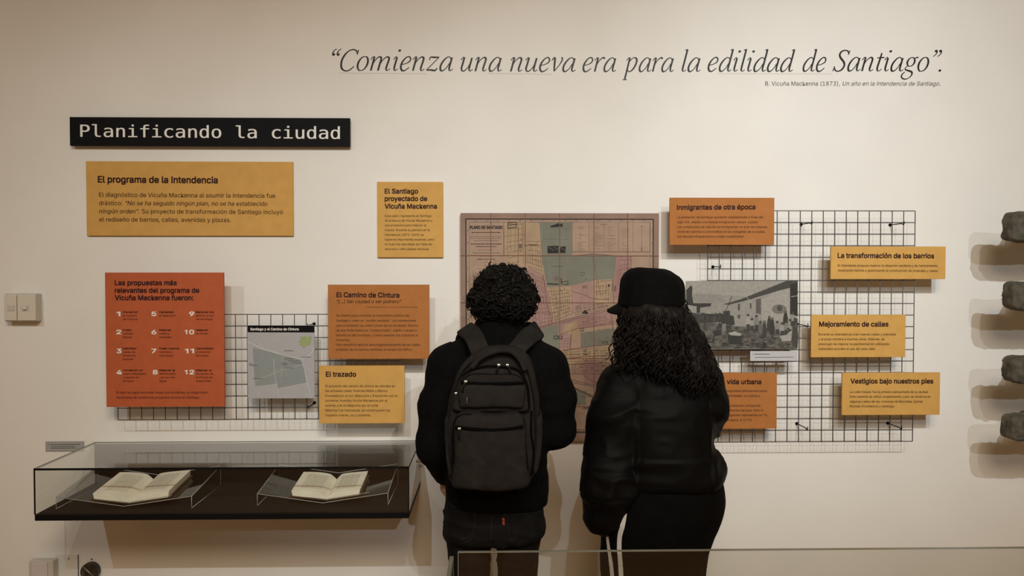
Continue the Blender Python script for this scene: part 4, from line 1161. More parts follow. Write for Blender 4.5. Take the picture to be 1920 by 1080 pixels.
def strands(paths, radii, sides=4):
    """paths (C,N,3); radii (N,) or (C,N) -> one mesh of tapered tubes"""
    P = np.asarray(paths, float); C, N, _ = P.shape
    R = np.broadcast_to(np.asarray(radii, float), (C, N))
    T = np.gradient(P, axis=1); T /= np.linalg.norm(T, axis=2, keepdims=True) + 1e-9
    ref = np.where(np.abs(T[..., 2:3]) < .9, np.array([0, 0, 1.]), np.array([1., 0, 0]))
    U = np.cross(T, ref); U /= np.linalg.norm(U, axis=2, keepdims=True) + 1e-9; W_ = np.cross(T, U)
    V = np.stack([P + (U * math.cos(2 * PI * k / sides) + W_ * math.sin(2 * PI * k / sides)) * R[..., None] for k in range(sides)], 2)
    idx = np.arange(C * N * sides).reshape(C, N, sides)
    F = []
    for k in range(sides):
        k2 = (k + 1) % sides
        F.append(np.stack([idx[:, :-1, k], idx[:, :-1, k2], idx[:, 1:, k2], idx[:, 1:, k]], -1).reshape(-1, 4))
    return V.reshape(-1, 3), np.concatenate(F)

# ------------------------------------------------------------------ human parts shared by both visitors
YV = -.80
def P3(px, py, y=YV): w = W(px, py, y); return np.array([w.x, w.y, w.z])

def add_head(v, c, yaw, s=1.0):
    """skull, jaw, nose, ears, eyes, mouth; c = skull centre; the face looks along (sin yaw, cos yaw)"""
    c = np.array(c, float); f = np.array([math.sin(yaw), math.cos(yaw), 0]); r = np.array([math.cos(yaw), -math.sin(yaw), 0]); u = np.array([0, 0, 1.])
    at = lambda a, b, d: c + s * (r * a + f * b + u * d)
    v.ell(c, (.074 * s, .094 * s, .100 * s), .02, -yaw)
    v.ell(at(0, .022, -.065), (.058 * s, .070 * s, .062 * s), .03, -yaw)
    v.ell(at(0, .070, -.100), (.026 * s, .020 * s, .016 * s), .02, -yaw)
    v.cap(at(0, .093, -.005), at(0, .112, -.045), .008 * s, .013 * s, .012)
    for q in (-1, 1):
        v.ell(at(q * .077, -.005, -.025), (.010 * s, .018 * s, .030 * s), .006, -yaw - q * .35)
        v.ell(at(q * .031, .090, -.008), (.014 * s, .012 * s, .010 * s), 0, -yaw, cut=True)
        v.ell(at(q * .031, .080, -.009), (.0125 * s, .0125 * s, .0125 * s), .003)
        v.cap(at(q * .012, .100, .012), at(q * .046, .088, .012), .006, .005, .01)
        v.cap(at(0, .104, -.046), at(q * .010, .098, -.048), .008, .006, .006)
    v.cap(at(-.020, .090, -.070), at(.020, .090, -.070), .006, .006, .006)
    v.cap(at(-.016, .089, -.080), at(.016, .089, -.080), .007, .007, .006)

def add_hand(v, w, d, up, side, curl=.5, s=1.0):
    """wrist w, pointing along d, back of the hand towards up; side +1: thumb on the d x up side"""
    d = np.array(d, float); d /= np.linalg.norm(d); up = np.array(up, float); up -= d * up.dot(d); up /= np.linalg.norm(up)
    r = np.cross(d, up) * side; w = np.array(w, float)
    at = lambda a, b, c: w + s * (r * a + d * b + up * c)
    v.cap(at(0, -.01, 0), at(.006, .05, 0), .024 * s, .030 * s, .015); v.cap(at(-.016, .045, 0), at(.026, .07, 0), .016 * s, .016 * s, .014); v.cap(at(-.02, .07, 0), at(.02, .08, 0), .012 * s, .012 * s, .01)
    for i, (a, L) in enumerate([(.030, .070), (.010, .079), (-.010, .073), (-.028, .056)]):
        p = at(a, .082, 0); ang = 0; seg = [L * .45, L * .32, L * .23]; rad = .0088 * s
        for j, l in enumerate(seg):
            ang += curl * (.55 + .12 * i) * (.8 if j == 0 else 1.1)
            q = p + s * l * (d * math.cos(ang) - up * math.sin(ang)) + s * r * (a * .06)
            v.cap(p, q, rad, rad * .92, .004); p = q; rad *= .92
    p = at(.028, .02, -.006); q = at(.056, .050, -.016); v.cap(p, q, .0125 * s, .0105 * s, .008)
    v.cap(q, at(.060, .082, -.026), .0105 * s, .0085 * s, .004)

def add_legs(v, hips, feet, rs, k=.02):
    for h_, (kn, an) in zip(hips, feet):
        v.cap(h_, kn, rs[0], rs[1], k); v.cap(kn, an, rs[1], rs[2], k)

def shoe(parent, an, yaw, m):
    v = Vol((an[0] - .12, an[1] - .16, -.005), (an[0] + .12, an[1] + .26, .14), .006)
    f = np.array([math.sin(yaw), math.cos(yaw), 0])
    a = np.array([an[0], an[1], 0.0])
    v.cap(a + f * -.05 + [0, 0, .045], a + f * .14 + [0, 0, .036], .042, .036, .02); v.cap(a + f * .05 + [0, 0, .05], a + [0, 0, .095], .040, .042, .02)
    v._put(lambda x, y, z: z - .004 + 0 * x + 0 * y, (-9, -9, -9), (9, 9, 9), 0, cut=True)
    V, F = v.mesh(2)
    V[:, 2] = np.maximum(V[:, 2], 0)
    obj('shoe', V, F, m, parent, smooth=True)

def drape(bvh, P, wpx, off=.002, n=6):
    """ribbon laid on a garment where the photo's pixel path P meets it"""
    P = catmull(P, n) if len(P) > 2 else np.array([np.array(P[0]) * (1 - t) + np.array(P[1]) * t for t in np.linspace(0, 1, 12)])
    pts, nr = [], []
    for p in P:
        d = (W(p[0], p[1], 0) - CAM).normalized()
        h, nn, _, _ = bvh.ray_cast(CAM, d)
        if h is None: continue
        pts.append(np.array(h + nn * off)); nr.append(np.array(nn))
    if len(pts) < 2: return [], []
    pts, nr = np.array(pts), np.array(nr)
    T = np.gradient(pts, axis=0); T /= np.linalg.norm(T, axis=1)[:, None] + 1e-9
    S = np.cross(T, nr); S /= np.linalg.norm(S, axis=1)[:, None] + 1e-9
    wd = wpx * 2.55 / FPX / 2
    V = np.concatenate([pts + S * wd, pts - S * wd]); n_ = len(pts)
    return V.tolist(), [[i, i + 1, i + 1 + n_, i + n_] for i in range(n_ - 1)]

def bvh_of(V, F): return bvhtree.BVHTree.FromPolygons([tuple(v) for v in V], [list(map(int, q)) for q in F])

# ================================================================== the man with the backpack
man_c = (P3(925, 800)[0], YV, 0)
HM = P3(943, 562); HM[1] = YV + .01
v = Vol((-.34, -1.06, .0), (.36, -.42, 1.76), .006)
add_head(v, HM, -.05)
v.cap(HM + [0, -.02, -.06], (.015, YV - .01, 1.42), .055, .062, .03)
v.loft([(.90, .0, YV, .14, .095), (1.10, .003, YV, .135, .09), (1.30, .01, YV, .150, .10), (1.40, .01, YV, .14, .08), (1.46, .012, YV, .07, .06)], .03)
LS, LE, LW = np.array([-.153, YV, 1.372]), np.array([-.195, YV - .03, 1.115]), np.array([-.168, YV + .075, .985])
RS, RE, RW = np.array([.168, YV, 1.366]), np.array([.203, YV - .01, 1.165]), np.array([.135, YV + .22, 1.165])
for a, b, c in ((LS, LE, LW), (RS, RE, RW)): v.cap(a, b, .048, .036, .03); v.cap(b, c, .036, .025, .02)
add_hand(v, LW, (.05, .35, -.93), (-1, 0, .1), 1, .35)
add_hand(v, RW, (-.55, .83, .05), (.2, .1, 1), -1, .7)
Lf = [((-.078, YV + .02, .48), (-.085, YV - .01, .09)), ((.068, YV + .02, .48), (.075, YV - .01, .09))]
v.loft([(.83, 0, YV, .12, .085), (.90, 0, YV, .135, .09), (.98, 0, YV, .13, .09)], .02)
add_legs(v, [(-.082, YV, .84), (.072, YV, .84)], Lf, (.058, .046, .038))
for l in Lf: v.cap((l[1][0], l[1][1], .07), (l[1][0], l[1][1] + .13, .035), .036, .03, .02)
V, F = v.mesh(1)
man = obj('person', V, F, M_skin, None, loc=man_c, smooth=True)
tag(man, 'person with curly black hair in black jacket and jeans, wearing a backpack, facing the map', 'person', 'visitors looking at the map')

# jeans
v = Vol((-.24, -1.0, .05), (.24, -.60, 1.02), .006)
v.loft([(.795, -.006, YV, .168, .118), (.86, -.006, YV, .168, .125), (.93, -.004, YV, .164, .118), (1.0, 0, YV, .155, .108)], .02, p=2.4)
for (hp, ka, aa, ra, rb, rc) in [((-.090, YV, .83), Lf[0][0], Lf[0][1], .076, .053, .052), ((.080, YV, .83), Lf[1][0], Lf[1][1], .076, .058, .053)]:
    v.cap(hp, ka, ra, rb, .018); v.cap(ka, aa, rb, rc, .02)
v.ell((-.010, YV - .02, .735), (.013, .16, .052), 0, cut=True)
V, F = v.mesh(2)
V = crumple(V, F, .010, (9, 9, 22), .005, (30, 30, 40), mask=lambda V: .35 + .65 * (np.abs(V[:, 2] - .80) < .09) + .5 * (np.abs(V[:, 2] - .48) < .15))
jeans = obj('jeans', V, F, M_jeans, man, smooth=True)
b = bvh_of(V, F)
SV = []
for P_ in [[(921, 935), (922, 975), (920, 1012)], [(843, 945), (865, 953), (893, 957)], [(893, 957), (890, 985), (885, 1008), (868, 1018), (845, 1012)], [(841, 942), (838, 980), (843, 1010)],
           [(950, 960), (985, 958), (1012, 951)], [(950, 962), (954, 995), (962, 1018), (990, 1026), (1004, 1018)], [(838, 948), (836, 1000)], [(860, 1012), (875, 1008), (885, 1002)]]:
    SV.append(drape(b, P_, 1.1))
obj('stitching', *join(*SV), M_stitch, jeans)
obj('side_tab', *drape(b, [(943.5, 971), (945, 984)], 4.5, .003), M_redtab, jeans)
obj('belt_loop', *drape(b, [(946, 956), (947, 968)], 6, .003), M_black, jeans)
for l in Lf: shoe(man, l[1], -.05 if l[1][0] > 0 else -.15, M_shoe)

# jacket
v = Vol((-.36, -1.02, .86), (.36, -.50, 1.60), .006)
v.loft([(.905, .006, YV, .166, .125), (.95, .006, YV, .170, .130), (1.08, .004, YV, .168, .128), (1.20, .003, YV, .172, .128), (1.32, .006, YV, .182, .130), (1.40, .008, YV, .172, .108), (1.455, .010, YV, .115, .085), (1.50, .012, YV, .078, .078)], .02, p=2.4)
v.loft([(1.44, .012, YV, .092, .085), (1.50, .014, YV - .004, .084, .082), (1.535, .018, YV - .004, .086, .086)], .03, p=2.1, end=.012)
for a, b_, c, r in ((LS, LE, LW, (.068, .066, .046)), (RS, RE, RW, (.068, .064, .045))):
    sgn = -1 if a[0] < 0 else 1
    v.cap((.01 + sgn * .085, YV - .005, 1.424), a, .056, r[0], .05)
    mid = a * .5 + b_ * .5 + np.array([sgn * .012, -.005, 0])
    v.chain([a, mid, b_], [r[0], r[0] * .98, r[1]], .03); e = b_ * .14 + c * .86
    v.cap(b_, e, r[1], r[2], .02)
v.cap(P3(992, 612, YV + .04), P3(1000, 640, YV + .03), .016, .02, .02)
V, F = v.mesh(2)
def arm_mask(V): return .35 + .65 * (np.abs(V[:, 0]) > .15)
V = crumple(V, F, .007, (6, 6, 10), .004, (20, 20, 30), arm_mask)
obj('jacket', V, F, M_jacket, man, smooth=True)
JBV = bvh_of(V, F)
w = W(1028.5, 831, YV - .02)
obj('drawcord_toggle', *tube([(w.x - .006, w.y, w.z + .012), (w.x + .003, w.y, w.z), (w.x + .004, w.y, w.z - .006)], [.004, .006, .004], 10), M_black, man, smooth=True)

# curly hair
HC = P3(943, 553); HC[1] = YV - .012
v = Vol(HC - .17, HC + .17, .006)
v.ell(HC + [0, 0, .018], (.088, .106, .080), .02); v.ell(HC + [0, -.018, -.024], (.102, .090, .050), .04)
v.ell(HC + [-.064, -.01, -.018], (.036, .058, .040), .03); v.ell(HC + [.066, -.01, -.014], (.036, .058, .040), .03)
v.ell(HM + [0, .115, -.045], (.062, .07, .085), 0, cut=True)
V, F = v.mesh(1)
N = normals(V, F)
V = V + N * (.014 * (vnoise(V * 52) - .5) + .012 * (vnoise(V * 26 + 3) - .5))[:, None]
hb = (V, F)
def curls(base, n, count, face_dir, L, r_h, turns, rad, drop, seed, zmin=-9, facecut=.55, seg=15, out=.45, tuck=0.0, tip=.75):
    V, F = base; N = normals(V, F); rg = np.random.default_rng(seed)
    ok = np.where((N @ np.array(face_dir) < facecut) & (V[:, 2] > zmin))[0]
    pick = rg.choice(ok, count)
    p0 = V[pick] - N[pick] * .006; nn = N[pick]
    dn = np.array([0, 0, -1.]) - nn * (-nn[:, 2:3]); dn /= np.linalg.norm(dn, axis=1)[:, None] + .2
    sd = np.cross(nn, dn) * rg.normal(0, .8, (count, 1))
    ax = nn * out * rg.uniform(.5, 1.5, (count, 1)) + dn * rg.uniform(.3, 1, (count, 1)) + sd; ax /= np.linalg.norm(ax, axis=1)[:, None]
    t = np.linspace(0, 1, seg)[None, :, None]; Ls = (L * rg.uniform(.6, 1.25, (count, 1)))[:, :, None]
    u = np.cross(ax, nn); u /= np.linalg.norm(u, axis=1)[:, None] + 1e-6; w = np.cross(ax, u)
    ph = rg.uniform(0, 2 * PI, (count, 1, 1)); tn = (turns * rg.uniform(.7, 1.4, (count, 1)))[:, :, None]; rr = (r_h * rg.uniform(.6, 1.4, (count, 1)))[:, :, None]
    ang = ph + tn * 2 * PI * t
    P = p0[:, None] + ax[:, None] * Ls * t + u[:, None] * np.cos(ang) * rr * np.minimum(1, t * 3) + w[:, None] * np.sin(ang) * rr * np.minimum(1, t * 3)
    P = P - nn[:, None] * (tuck * t ** 2)
    P[..., 2] -= drop * (t[..., 0] ** 2)
    tt = np.linspace(0, 1, seg); R = rad * (1 - tip * tt ** 2)
    return strands(P, R)
hair = obj('hair', *hb, M_hair, man, smooth=True)
c1 = curls(hb, 0, 1300, (0, 1, .15), .042, .0080, 1.2, .0040, .004, 3, out=.22, tuck=.016, tip=.5)
obj('curls', *c1, M_hair, hair, smooth=True)
c2 = curls((hb[0], hb[1]), 0, 380, (0, 1, .15), .036, .009, 1.4, .0007, .008, 9, out=.7, seg=18)
obj('loose_curls', *c2, M_hair, hair, smooth=True)

# ------------------------------------------------------------------ backpack
YB0 = -.950                       # plane against the wearer's back
bp = thing('backpack', (P3(928, 800)[0], YB0 - .1, P3(928, 918, -1.05)[2]), 'large charcoal grey backpack with zipped pockets worn by the person with curly hair', 'backpack')
def outl(P, y, n=7): return [(W(a, b, y).x, W(a, b, y).z) for a, b in catmull(P, n, True)]
def pad(name, P, y0, y1, r, m, parent, k=0.0, h=.005, amp=.003, sc=(14, 14, 18), n=7, puff=0.0):
    o = outl(P, y1, n); A_ = np.array(o)
    v = Vol((A_[:, 0].min() - .015, min(y0, y1) - .015, A_[:, 1].min() - .015), (A_[:, 0].max() + .015, max(y0, y1) + .015, A_[:, 1].max() + .015), h)
    v.slab(o, y0, y1, r)
    V, F = v.mesh(2)
    if puff:
        c, e = A_.mean(0), (A_.max(0) - A_.min(0)) / 2
        q = 1 - np.clip(((V[:, 0] - c[0]) / e[0]) ** 2, 0, 1) * .6 - np.clip(((V[:, 2] - c[1]) / e[1]) ** 2, 0, 1) * .4
        V[:, 1] -= puff * q * (V[:, 1] < (y0 + y1) / 2)
    if amp: V = crumple(V, F, amp, sc, amp * .4, (45, 45, 60))
    return obj(name, V, F, m, parent, smooth=True)
def line(name, P, y, r, m, parent, n=6, sides=6, yo=None):
    Q_ = catmull(P, n) if len(P) > 2 else np.array(P, float)
    pts = []
    for i, (a, b) in enumerate(Q_):
        w = W(a, b, y); pts.append((w.x, y, w.z))
    return obj(name, *tube(pts, r, sides), m, parent, smooth=True)
YM1, YM2, YM3 = -1.055, -1.085, -1.115
pad('main_compartment', [(845, 912), (838, 870), (836, 800), (843, 748), (856, 705), (878, 674), (908, 656), (943, 651), (972, 656), (994, 674), (1006, 715), (1013, 760), (1014, 820), (1008, 870), (995, 908), (960, 918), (880, 918)],
    YB0, YM1, .035, M_pack, bp, puff=.008)
line('top_piping', [(851, 735), (862, 703), (882, 680), (910, 664), (940, 661), (968, 667), (986, 686), (997, 720), (1003, 760), (1005, 830), (998, 880)], YM1 - .010, .0032, M_packd, bp)
line('side_piping', [(846, 738), (840, 790), (842, 850), (850, 900)], YM1 - .004, .003, M_packd, bp)
ln = [(884, 690), (900, 672), (925, 660), (943, 657), (962, 661), (976, 676), (984, 694)]
line('carry_handle', ln, YM1 - .026, .0085, M_pack, bp, sides=10)
pad('upper_panel', [(853, 772), (855, 745), (862, 722), (876, 703), (896, 692), (932, 690), (962, 693), (978, 704), (987, 724), (990, 750), (991, 772), (930, 775)], YM1 + .005, YM2, .014, M_pack, bp, amp=.002)
line('zipper', [(866, 706), (884, 693), (915, 686), (945, 688), (966, 691), (980, 703), (990, 728), (992, 765)], YM2 + .003, .0032, M_zip, bp)
line('seam', [(864, 712), (885, 701), (930, 701), (965, 702), (982, 712)], YM2 - .002, .0018, M_packd, bp)
line('zipper', [(864, 717), (900, 719), (940, 719), (983, 717)], YM2 - .003, .0046, M_zip, bp)
pad('upper_pocket_face', [(861, 763), (862, 726), (875, 722), (930, 723), (978, 723), (984, 727), (983, 760), (972, 766), (930, 764), (880, 766)], YM2 + .005, YM2 - .012, .008, M_pack, bp, amp=.003, puff=.004)
pad('lower_pocket', [(846, 914), (850, 870), (850, 812), (853, 788), (866, 777), (890, 776), (915, 780), (938, 780), (960, 776), (976, 780), (984, 796), (986, 840), (990, 880), (992, 912), (960, 920), (915, 922), (870, 920)],
    YM1 + .005, YM3, .020, M_pack, bp, amp=.006, sc=(9, 9, 9), puff=.012)
line('zipper', [(853, 800), (885, 804), (925, 806), (955, 804), (981, 799)], YM3 - .0115, .0050, M_zip, bp)
line('pocket_piping', [(850, 868), (850, 812), (853, 789), (866, 779), (890, 778), (915, 782), (938, 782), (960, 778), (976, 782), (983, 797), (985, 838), (989, 880)], YM3 + .006, .003, M_zip, bp)
line('compression_seam', [(997, 770), (996, 810), (1001, 850), (996, 890)], YM1 - .012, .003, M_zip, bp)
pad('side_pocket', [(1003, 790), (1010, 782), (1016, 775), (1018, 800), (1015, 850), (1006, 890), (1000, 880), (1002, 830)], YB0 - .02, YM1 - .006, .010, M_pack, bp, amp=.002)
pad('side_pocket', [(838, 782), (834, 790), (834, 840), (840, 885), (846, 895), (848, 850), (845, 790)], YB0 - .02, YM1 - .006, .008, M_pack, bp, amp=.002)
def puller(P, y, m=M_packd):
    a = W(*P[0], y)
    o = obj('zip_pull', *tube([(W(*p, y).x, y - .003, W(*p, y).z) for p in P], .0034, 6), m, bp, smooth=True)
    obj('slider', *box((a.x - .004, y - .006, a.z - .002), (a.x + .005, y + .002, a.z + .004), .001), M_silver, o)
puller([(873, 716), (869, 724), (867, 735)], YM2 - .014); puller([(935, 685), (933, 692), (931, 699)], YM2 - .004)
puller([(951, 685), (955, 692), (957, 699)], YM2 - .004); puller([(861, 804), (861, 812), (860, 822)], YM3 - .018); puller([(855, 738), (853, 748), (851, 760)], YM1 - .012)
a = W(875.5, 748, YM2 - .017)
obj('sewn_label', *join(box((a.x - .0012, a.y - .001, a.z - .006), (a.x + .0012, a.y, a.z + .006)), box((a.x - .0016, a.y - .001, a.z - .012), (a.x + .0016, a.y, a.z - .009))), mat('grey_thread', (.12, .11, .10), .8, .2, noise=.1), bp)
def strap(path, wd, th, name, m=M_pack):
    Q_ = catmull(path, 8)
    def frame(Q_):
        T_ = np.gradient(Q_, axis=0); T_ /= np.linalg.norm(T_, axis=1)[:, None]
        B_ = np.zeros_like(Q_)
        for i, q in enumerate(Q_):                  # bank the strap with the shoulder under it
            h, nn, _, d = JBV.find_nearest(Vector(q)); nn = np.array(nn)
            sx = np.cross(nn, T_[i]); sx /= np.linalg.norm(sx) + 1e-9
            if sx[0] < 0: sx = -sx
            k = min(1, max(0, 1 - (d - .012) / .045)); B_[i] = sx * k + np.array([1., 0, 0]) * (1 - k)
        for _ in range(6): B_[1:-1] = (B_[2:] + B_[:-2] + B_[1:-1]) / 3
        S_ = B_ - T_ * (B_ * T_).sum(1)[:, None]; S_ /= np.linalg.norm(S_, axis=1)[:, None]
        return T_, S_, np.cross(T_, S_)
    for it in range(25):                            # lay the strap on the jacket instead of through it
        T_, S_, N_ = frame(Q_)
        D_ = np.zeros_like(Q_)
        for i in range(len(Q_)):
            for a in (-.5, -.25, 0, .25, .5):
                q = Vector(Q_[i] + S_[i] * wd * a); h, nn, _, _ = JBV.find_nearest(q)
                d = (q - h).dot(nn)
                if d < th * .5 + .0010:
                    v_ = np.array(nn) * (th * .5 + .0015 - d)
                    if np.linalg.norm(v_) > np.linalg.norm(D_[i]): D_[i] = v_
        if not D_.any(): break
        Q_ = Q_ + D_ * .7
        if it < 18: Q_[1:-1] = .6 * Q_[1:-1] + .2 * (Q_[2:] + Q_[:-2])
    T_, S_, N_ = frame(Q_)
    V = np.concatenate([Q_ + S_ * a * wd / 2 + N_ * b * th / 2 for a, b in [(-1, -.4), (-.8, -1), (.8, -1), (1, -.4), (1, .4), (.8, 1), (-.8, 1), (-1, .4)]]); n = len(Q_)
    F = [[k * n + i, k * n + i + 1, ((k + 1) % 8) * n + i + 1, ((k + 1) % 8) * n + i] for k in range(8) for i in range(n - 1)]
    F += [[k * n for k in range(8)], [k * n + n - 1 for k in range(8)][::-1]]
    return obj(name, V, F, m, bp, smooth=True)
def sp(px, py, y): return tuple(P3(px, py + 2, y))
strap([sp(912, 680, -1.0), sp(900, 655, -.962), sp(891, 634, -.925), sp(882, 620, -.86), (sp(876, 615, -.79)), sp(872, 626, -.715), sp(865, 670, -.650), sp(864, 705, -.648)], .062, .012, 'shoulder_strap')
strap([sp(952, 680, -1.0), sp(966, 655, -.962), sp(981, 640, -.925), sp(991, 627, -.86), (sp(996, 621, -.79)), sp(999, 632, -.715), sp(1000, 670, -.650), sp(1000, 705, -.648)], .062, .012, 'shoulder_strap')

# ================================================================== the woman in the cap
YWo = YV
wm_c = (P3(1235, 800)[0], YWo, 0)
HW = P3(1222, 585); HW[1] = YWo + .01
wyaw = -.55
v = Vol((.24, -1.08, 0), (.84, -.40, 1.74), .006)
add_head(v, HW, wyaw, .96)
v.cap(HW + [0, -.02, -.06], (.575, YWo - .01, 1.36), .052, .060, .03)
v.loft([(.86, .565, YWo, .17, .13), (1.05, .57, YWo, .16, .12), (1.25, .57, YWo, .15, .11), (1.33, .57, YWo, .13, .085), (1.40, .572, YWo, .07, .06)], .03)
wLS, wLE, wLW = np.array([.425, YWo - .02, 1.305]), np.array([.385, YWo - .06, 1.08]), np.array([.385, YWo - .02, .880])
wRS, wRE, wRW = np.array([.700, YWo + .0, 1.30]), np.array([.697, YWo + .02, 1.185]), np.array([.60, YWo + .27, 1.20])
for a, b_, c in ((wLS, wLE, wLW), (wRS, wRE, wRW)): v.cap(a, b_, .05, .038, .03); v.cap(b_, c, .038, .025, .02)
add_hand(v, wLW, (.12, .15, -.98), (-1, -.1, 0), 1, .4, .92)
add_hand(v, wRW, (-.6, .78, .1), (.2, .1, 1), -1, .7, .92)
wL = [((.462, YWo + .02, .46), (.465, YWo - .01, .09)), ((.60, YWo + .02, .46), (.60, YWo - .01, .09))]
add_legs(v, [(.475, YWo, .80), (.63, YWo, .80)], wL, (.085, .06, .04))
for l in wL: v.cap((l[1][0], l[1][1], .07), (l[1][0] - .05, l[1][1] + .12, .035), .034, .028, .02)
V, F = v.mesh(1)
wom = obj('person', V, F, M_skin, None, loc=wm_c, smooth=True)
tag(wom, 'person with long curly hair in black cap, puffy bomber jacket and striped track trousers', 'person', 'visitors looking at the map')

# trousers
v = Vol((.28, -1.06, .05), (.84, -.56, 1.06), .006)
v.loft([(.60, .538, YWo, .165, .105), (.70, .534, YWo, .171, .120), (.80, .548, YWo, .188, .150), (.88, .562, YWo, .203, .165), (.95, .570, YWo, .202, .160), (1.03, .570, YWo, .188, .145)], .02, p=2.3)
for hp, (kn, an) in zip([(.462, YWo, .72), (.615, YWo, .72)], wL): v.cap(hp, kn, .098, .086, .02); v.cap(kn, an, .086, .078, .02)
v.ell((.53, YWo, .50), (.010, .2, .06), 0, cut=True)
V, F = v.mesh(2)
V = crumple(V, F, .006, (8, 8, 12))
tr = obj('track_trousers', V, F, M_trous, wom, smooth=True)
b = bvh_of(V, F)
for P_ in [[(1172, 962), (1168, 985), (1163, 1005), (1162, 1030), (1164, 1055), (1166, 1100), (1168, 1180), (1168, 1280), (1170, 1360)], [(1139, 1000), (1143, 1030), (1147, 1060), (1150, 1100), (1152, 1180), (1153, 1280), (1155, 1360)]]:
    r_ = drape(b, P_, 9.5, .003, 12)
    if r_[0]: obj('stripe', *r_, M_stripe, tr)
for l in wL: shoe(wom, l[1], -.35, M_shoe)

# bomber jacket
v = Vol((.24, -1.10, .78), (.86, -.48, 1.50), .006)
v.loft([(.985, .578, YWo, .186, .158), (1.03, .580, YWo, .187, .165), (1.11, .562, YWo, .170, .165), (1.22, .562, YWo, .172, .155), (1.30, .565, YWo, .180, .135), (1.35, .566, YWo, .150, .105), (1.40, .572, YWo, .105, .085)], .02, p=2.3)
v.loft([(1.36, .580, YWo, .095, .088), (1.41, .585, YWo - .01, .085, .082), (1.432, .587, YWo - .01, .084, .082)], .03, p=2.1, end=.012)
v.cap((.50, YWo - .02, 1.345), wLS, .065, .078, .03); v.cap((.64, YWo, 1.345), wRS, .065, .075, .05)
v.chain([wLS, (.402, YWo - .05, 1.20), wLE, (.380, YWo - .07, .985), (.370, YWo - .05, .905), (.374, YWo - .04, .870)], [.080, .088, .084, .088, .080, .058], .014)
v.cap((.372, YWo - .03, .860), (.378, YWo - .02, .835), .048, .034, .02)
v.chain([wRS, (.708, YWo - .03, 1.255), wRE], [.076, .074, .062], .014); v.chain([wRE, (.665, YWo + .14, 1.19), (.61, YWo + .25, 1.195)], [.072, .068, .045], .02)
V, F = v.mesh(2)
def puffm(V): return .5 + .5 * ((V[:, 0] < .46) | (V[:, 0] > .69)) + .55 * (np.abs(V[:, 2] - 1.03) < .06)
V = crumple(V, F, .020, (6, 6, 11), .008, (16, 16, 26), puffm)
jk = obj('bomber_jacket', V, F, M_nylon, wom, smooth=True)
b = bvh_of(V, F)
obj('hem_rib', *(lambda v: (v.loft([(.965, .578, YWo, .180, .152), (.99, .580, YWo, .183, .156), (1.012, .580, YWo, .183, .158)], 0, p=2.3, end=.010), v.mesh(2))[1])(Vol((.36, -1.02, .93), (.80, -.60, 1.05), .006)), M_cap, jk, smooth=True)

# cap
CC = P3(1222, 553); CC[1] = YWo + .005
v = Vol(CC - .2, CC + .2, .005)
v.loft([(CC[2] - .046, CC[0] - .004, CC[1], .108, .118), (CC[2] - .01, CC[0], CC[1], .107, .118), (CC[2] + .035, CC[0] + .002, CC[1], .104, .112), (CC[2] + .062, CC[0] - .002, CC[1], .092, .102), (CC[2] + .087, CC[0] - .010, CC[1], .068, .08)], .01, p=2.2, end=.022)
V, F = v.mesh(2)
tl = (V[:, 0] - CC[0])
V[:, 2] -= .055 * tl * (V[:, 2] > CC[2] + .02)
V = crumple(V, F, .006, (12, 12, 16), .003, (34, 34, 34))
cap_o = obj('cap', V, F, M_cap, wom, smooth=True)
fd = np.array([math.sin(-.95), math.cos(-.95), 0]); rd = np.array([fd[1], -fd[0], 0])
bv, bf = [], []
NA, NR = 16, 6
for lay in (0, 1):
    for i in range(NA + 1):
        a = -1.15 + 2.3 * i / NA
        for j in range(NR + 1):
            t = j / NR; ext = .052 * math.cos(a * .9) ** .7 if abs(a) < 1.15 else 0
            rr = .100 + (ext) * t
            p = CC + fd * math.cos(a) * rr + rd * math.sin(a) * rr + np.array([0, 0, -.020 - .030 * t - .012 * math.sin(a) ** 2 - .006 * lay])
            bv.append(tuple(p))
M1 = NR + 1; off = (NA + 1) * M1
for i in range(NA):
    for j in range(NR):
        q = [i * M1 + j, i * M1 + j + 1, (i + 1) * M1 + j + 1, (i + 1) * M1 + j]
        bf.append(q); bf.append([k + off for k in q[::-1]])
    q = [i * M1 + NR, (i + 1) * M1 + NR]; bf.append([q[0], q[0] + off, q[1] + off, q[1]])
    q = [i * M1, (i + 1) * M1]; bf.append([q[1], q[1] + off, q[0] + off, q[0]])
for i in (0, NA):
    for j in range(NR): q = [i * M1 + j, i * M1 + j + 1]; bf.append([q[0], q[1], q[1] + off, q[0] + off])
obj('brim', bv, bf, M_cap, cap_o, smooth=True)
bk = W(1272, 562, CC[1] - .045)
obj('back_opening', *(lambda v: (v.ell((bk.x + .005, bk.y, bk.z - .004), (.022, .03, .012), 0), v.mesh(2))[1])(Vol((bk.x - .04, bk.y - .05, bk.z - .03), (bk.x + .05, bk.y + .05, bk.z + .03), .004)), M_black, cap_o, smooth=True)
q1, q2, q3 = W(1276, 562, CC[1] - .03), W(1279, 556, CC[1] - .03), W(1281, 550, CC[1] - .03)
obj('strap_end', *tube([q1, q2, q3], [.006, .005, .0025], 8), M_cap, cap_o, smooth=True)

# glasses, a temple and rim showing past the hair
gy = HW[1] + .07
g0, g1, g2 = W(1160.5, 566, gy), W(1164, 563.5, gy), W(1168, 563, gy - .01)
rim = [(g0.x + .004 + .006 * math.cos(a), gy + .02 * math.cos(a), g0.z - .010 + .016 * math.sin(a)) for a in np.linspace(0, 2 * PI, 20)]
obj('glasses', *join(tube(rim, .0011, 6), tube([(g0.x + .004, gy, g0.z + .004), g1, g2, (HW[0] - .075, HW[1] - .02, g0.z + .004)], .0012, 6)), M_steel, wom, smooth=True)

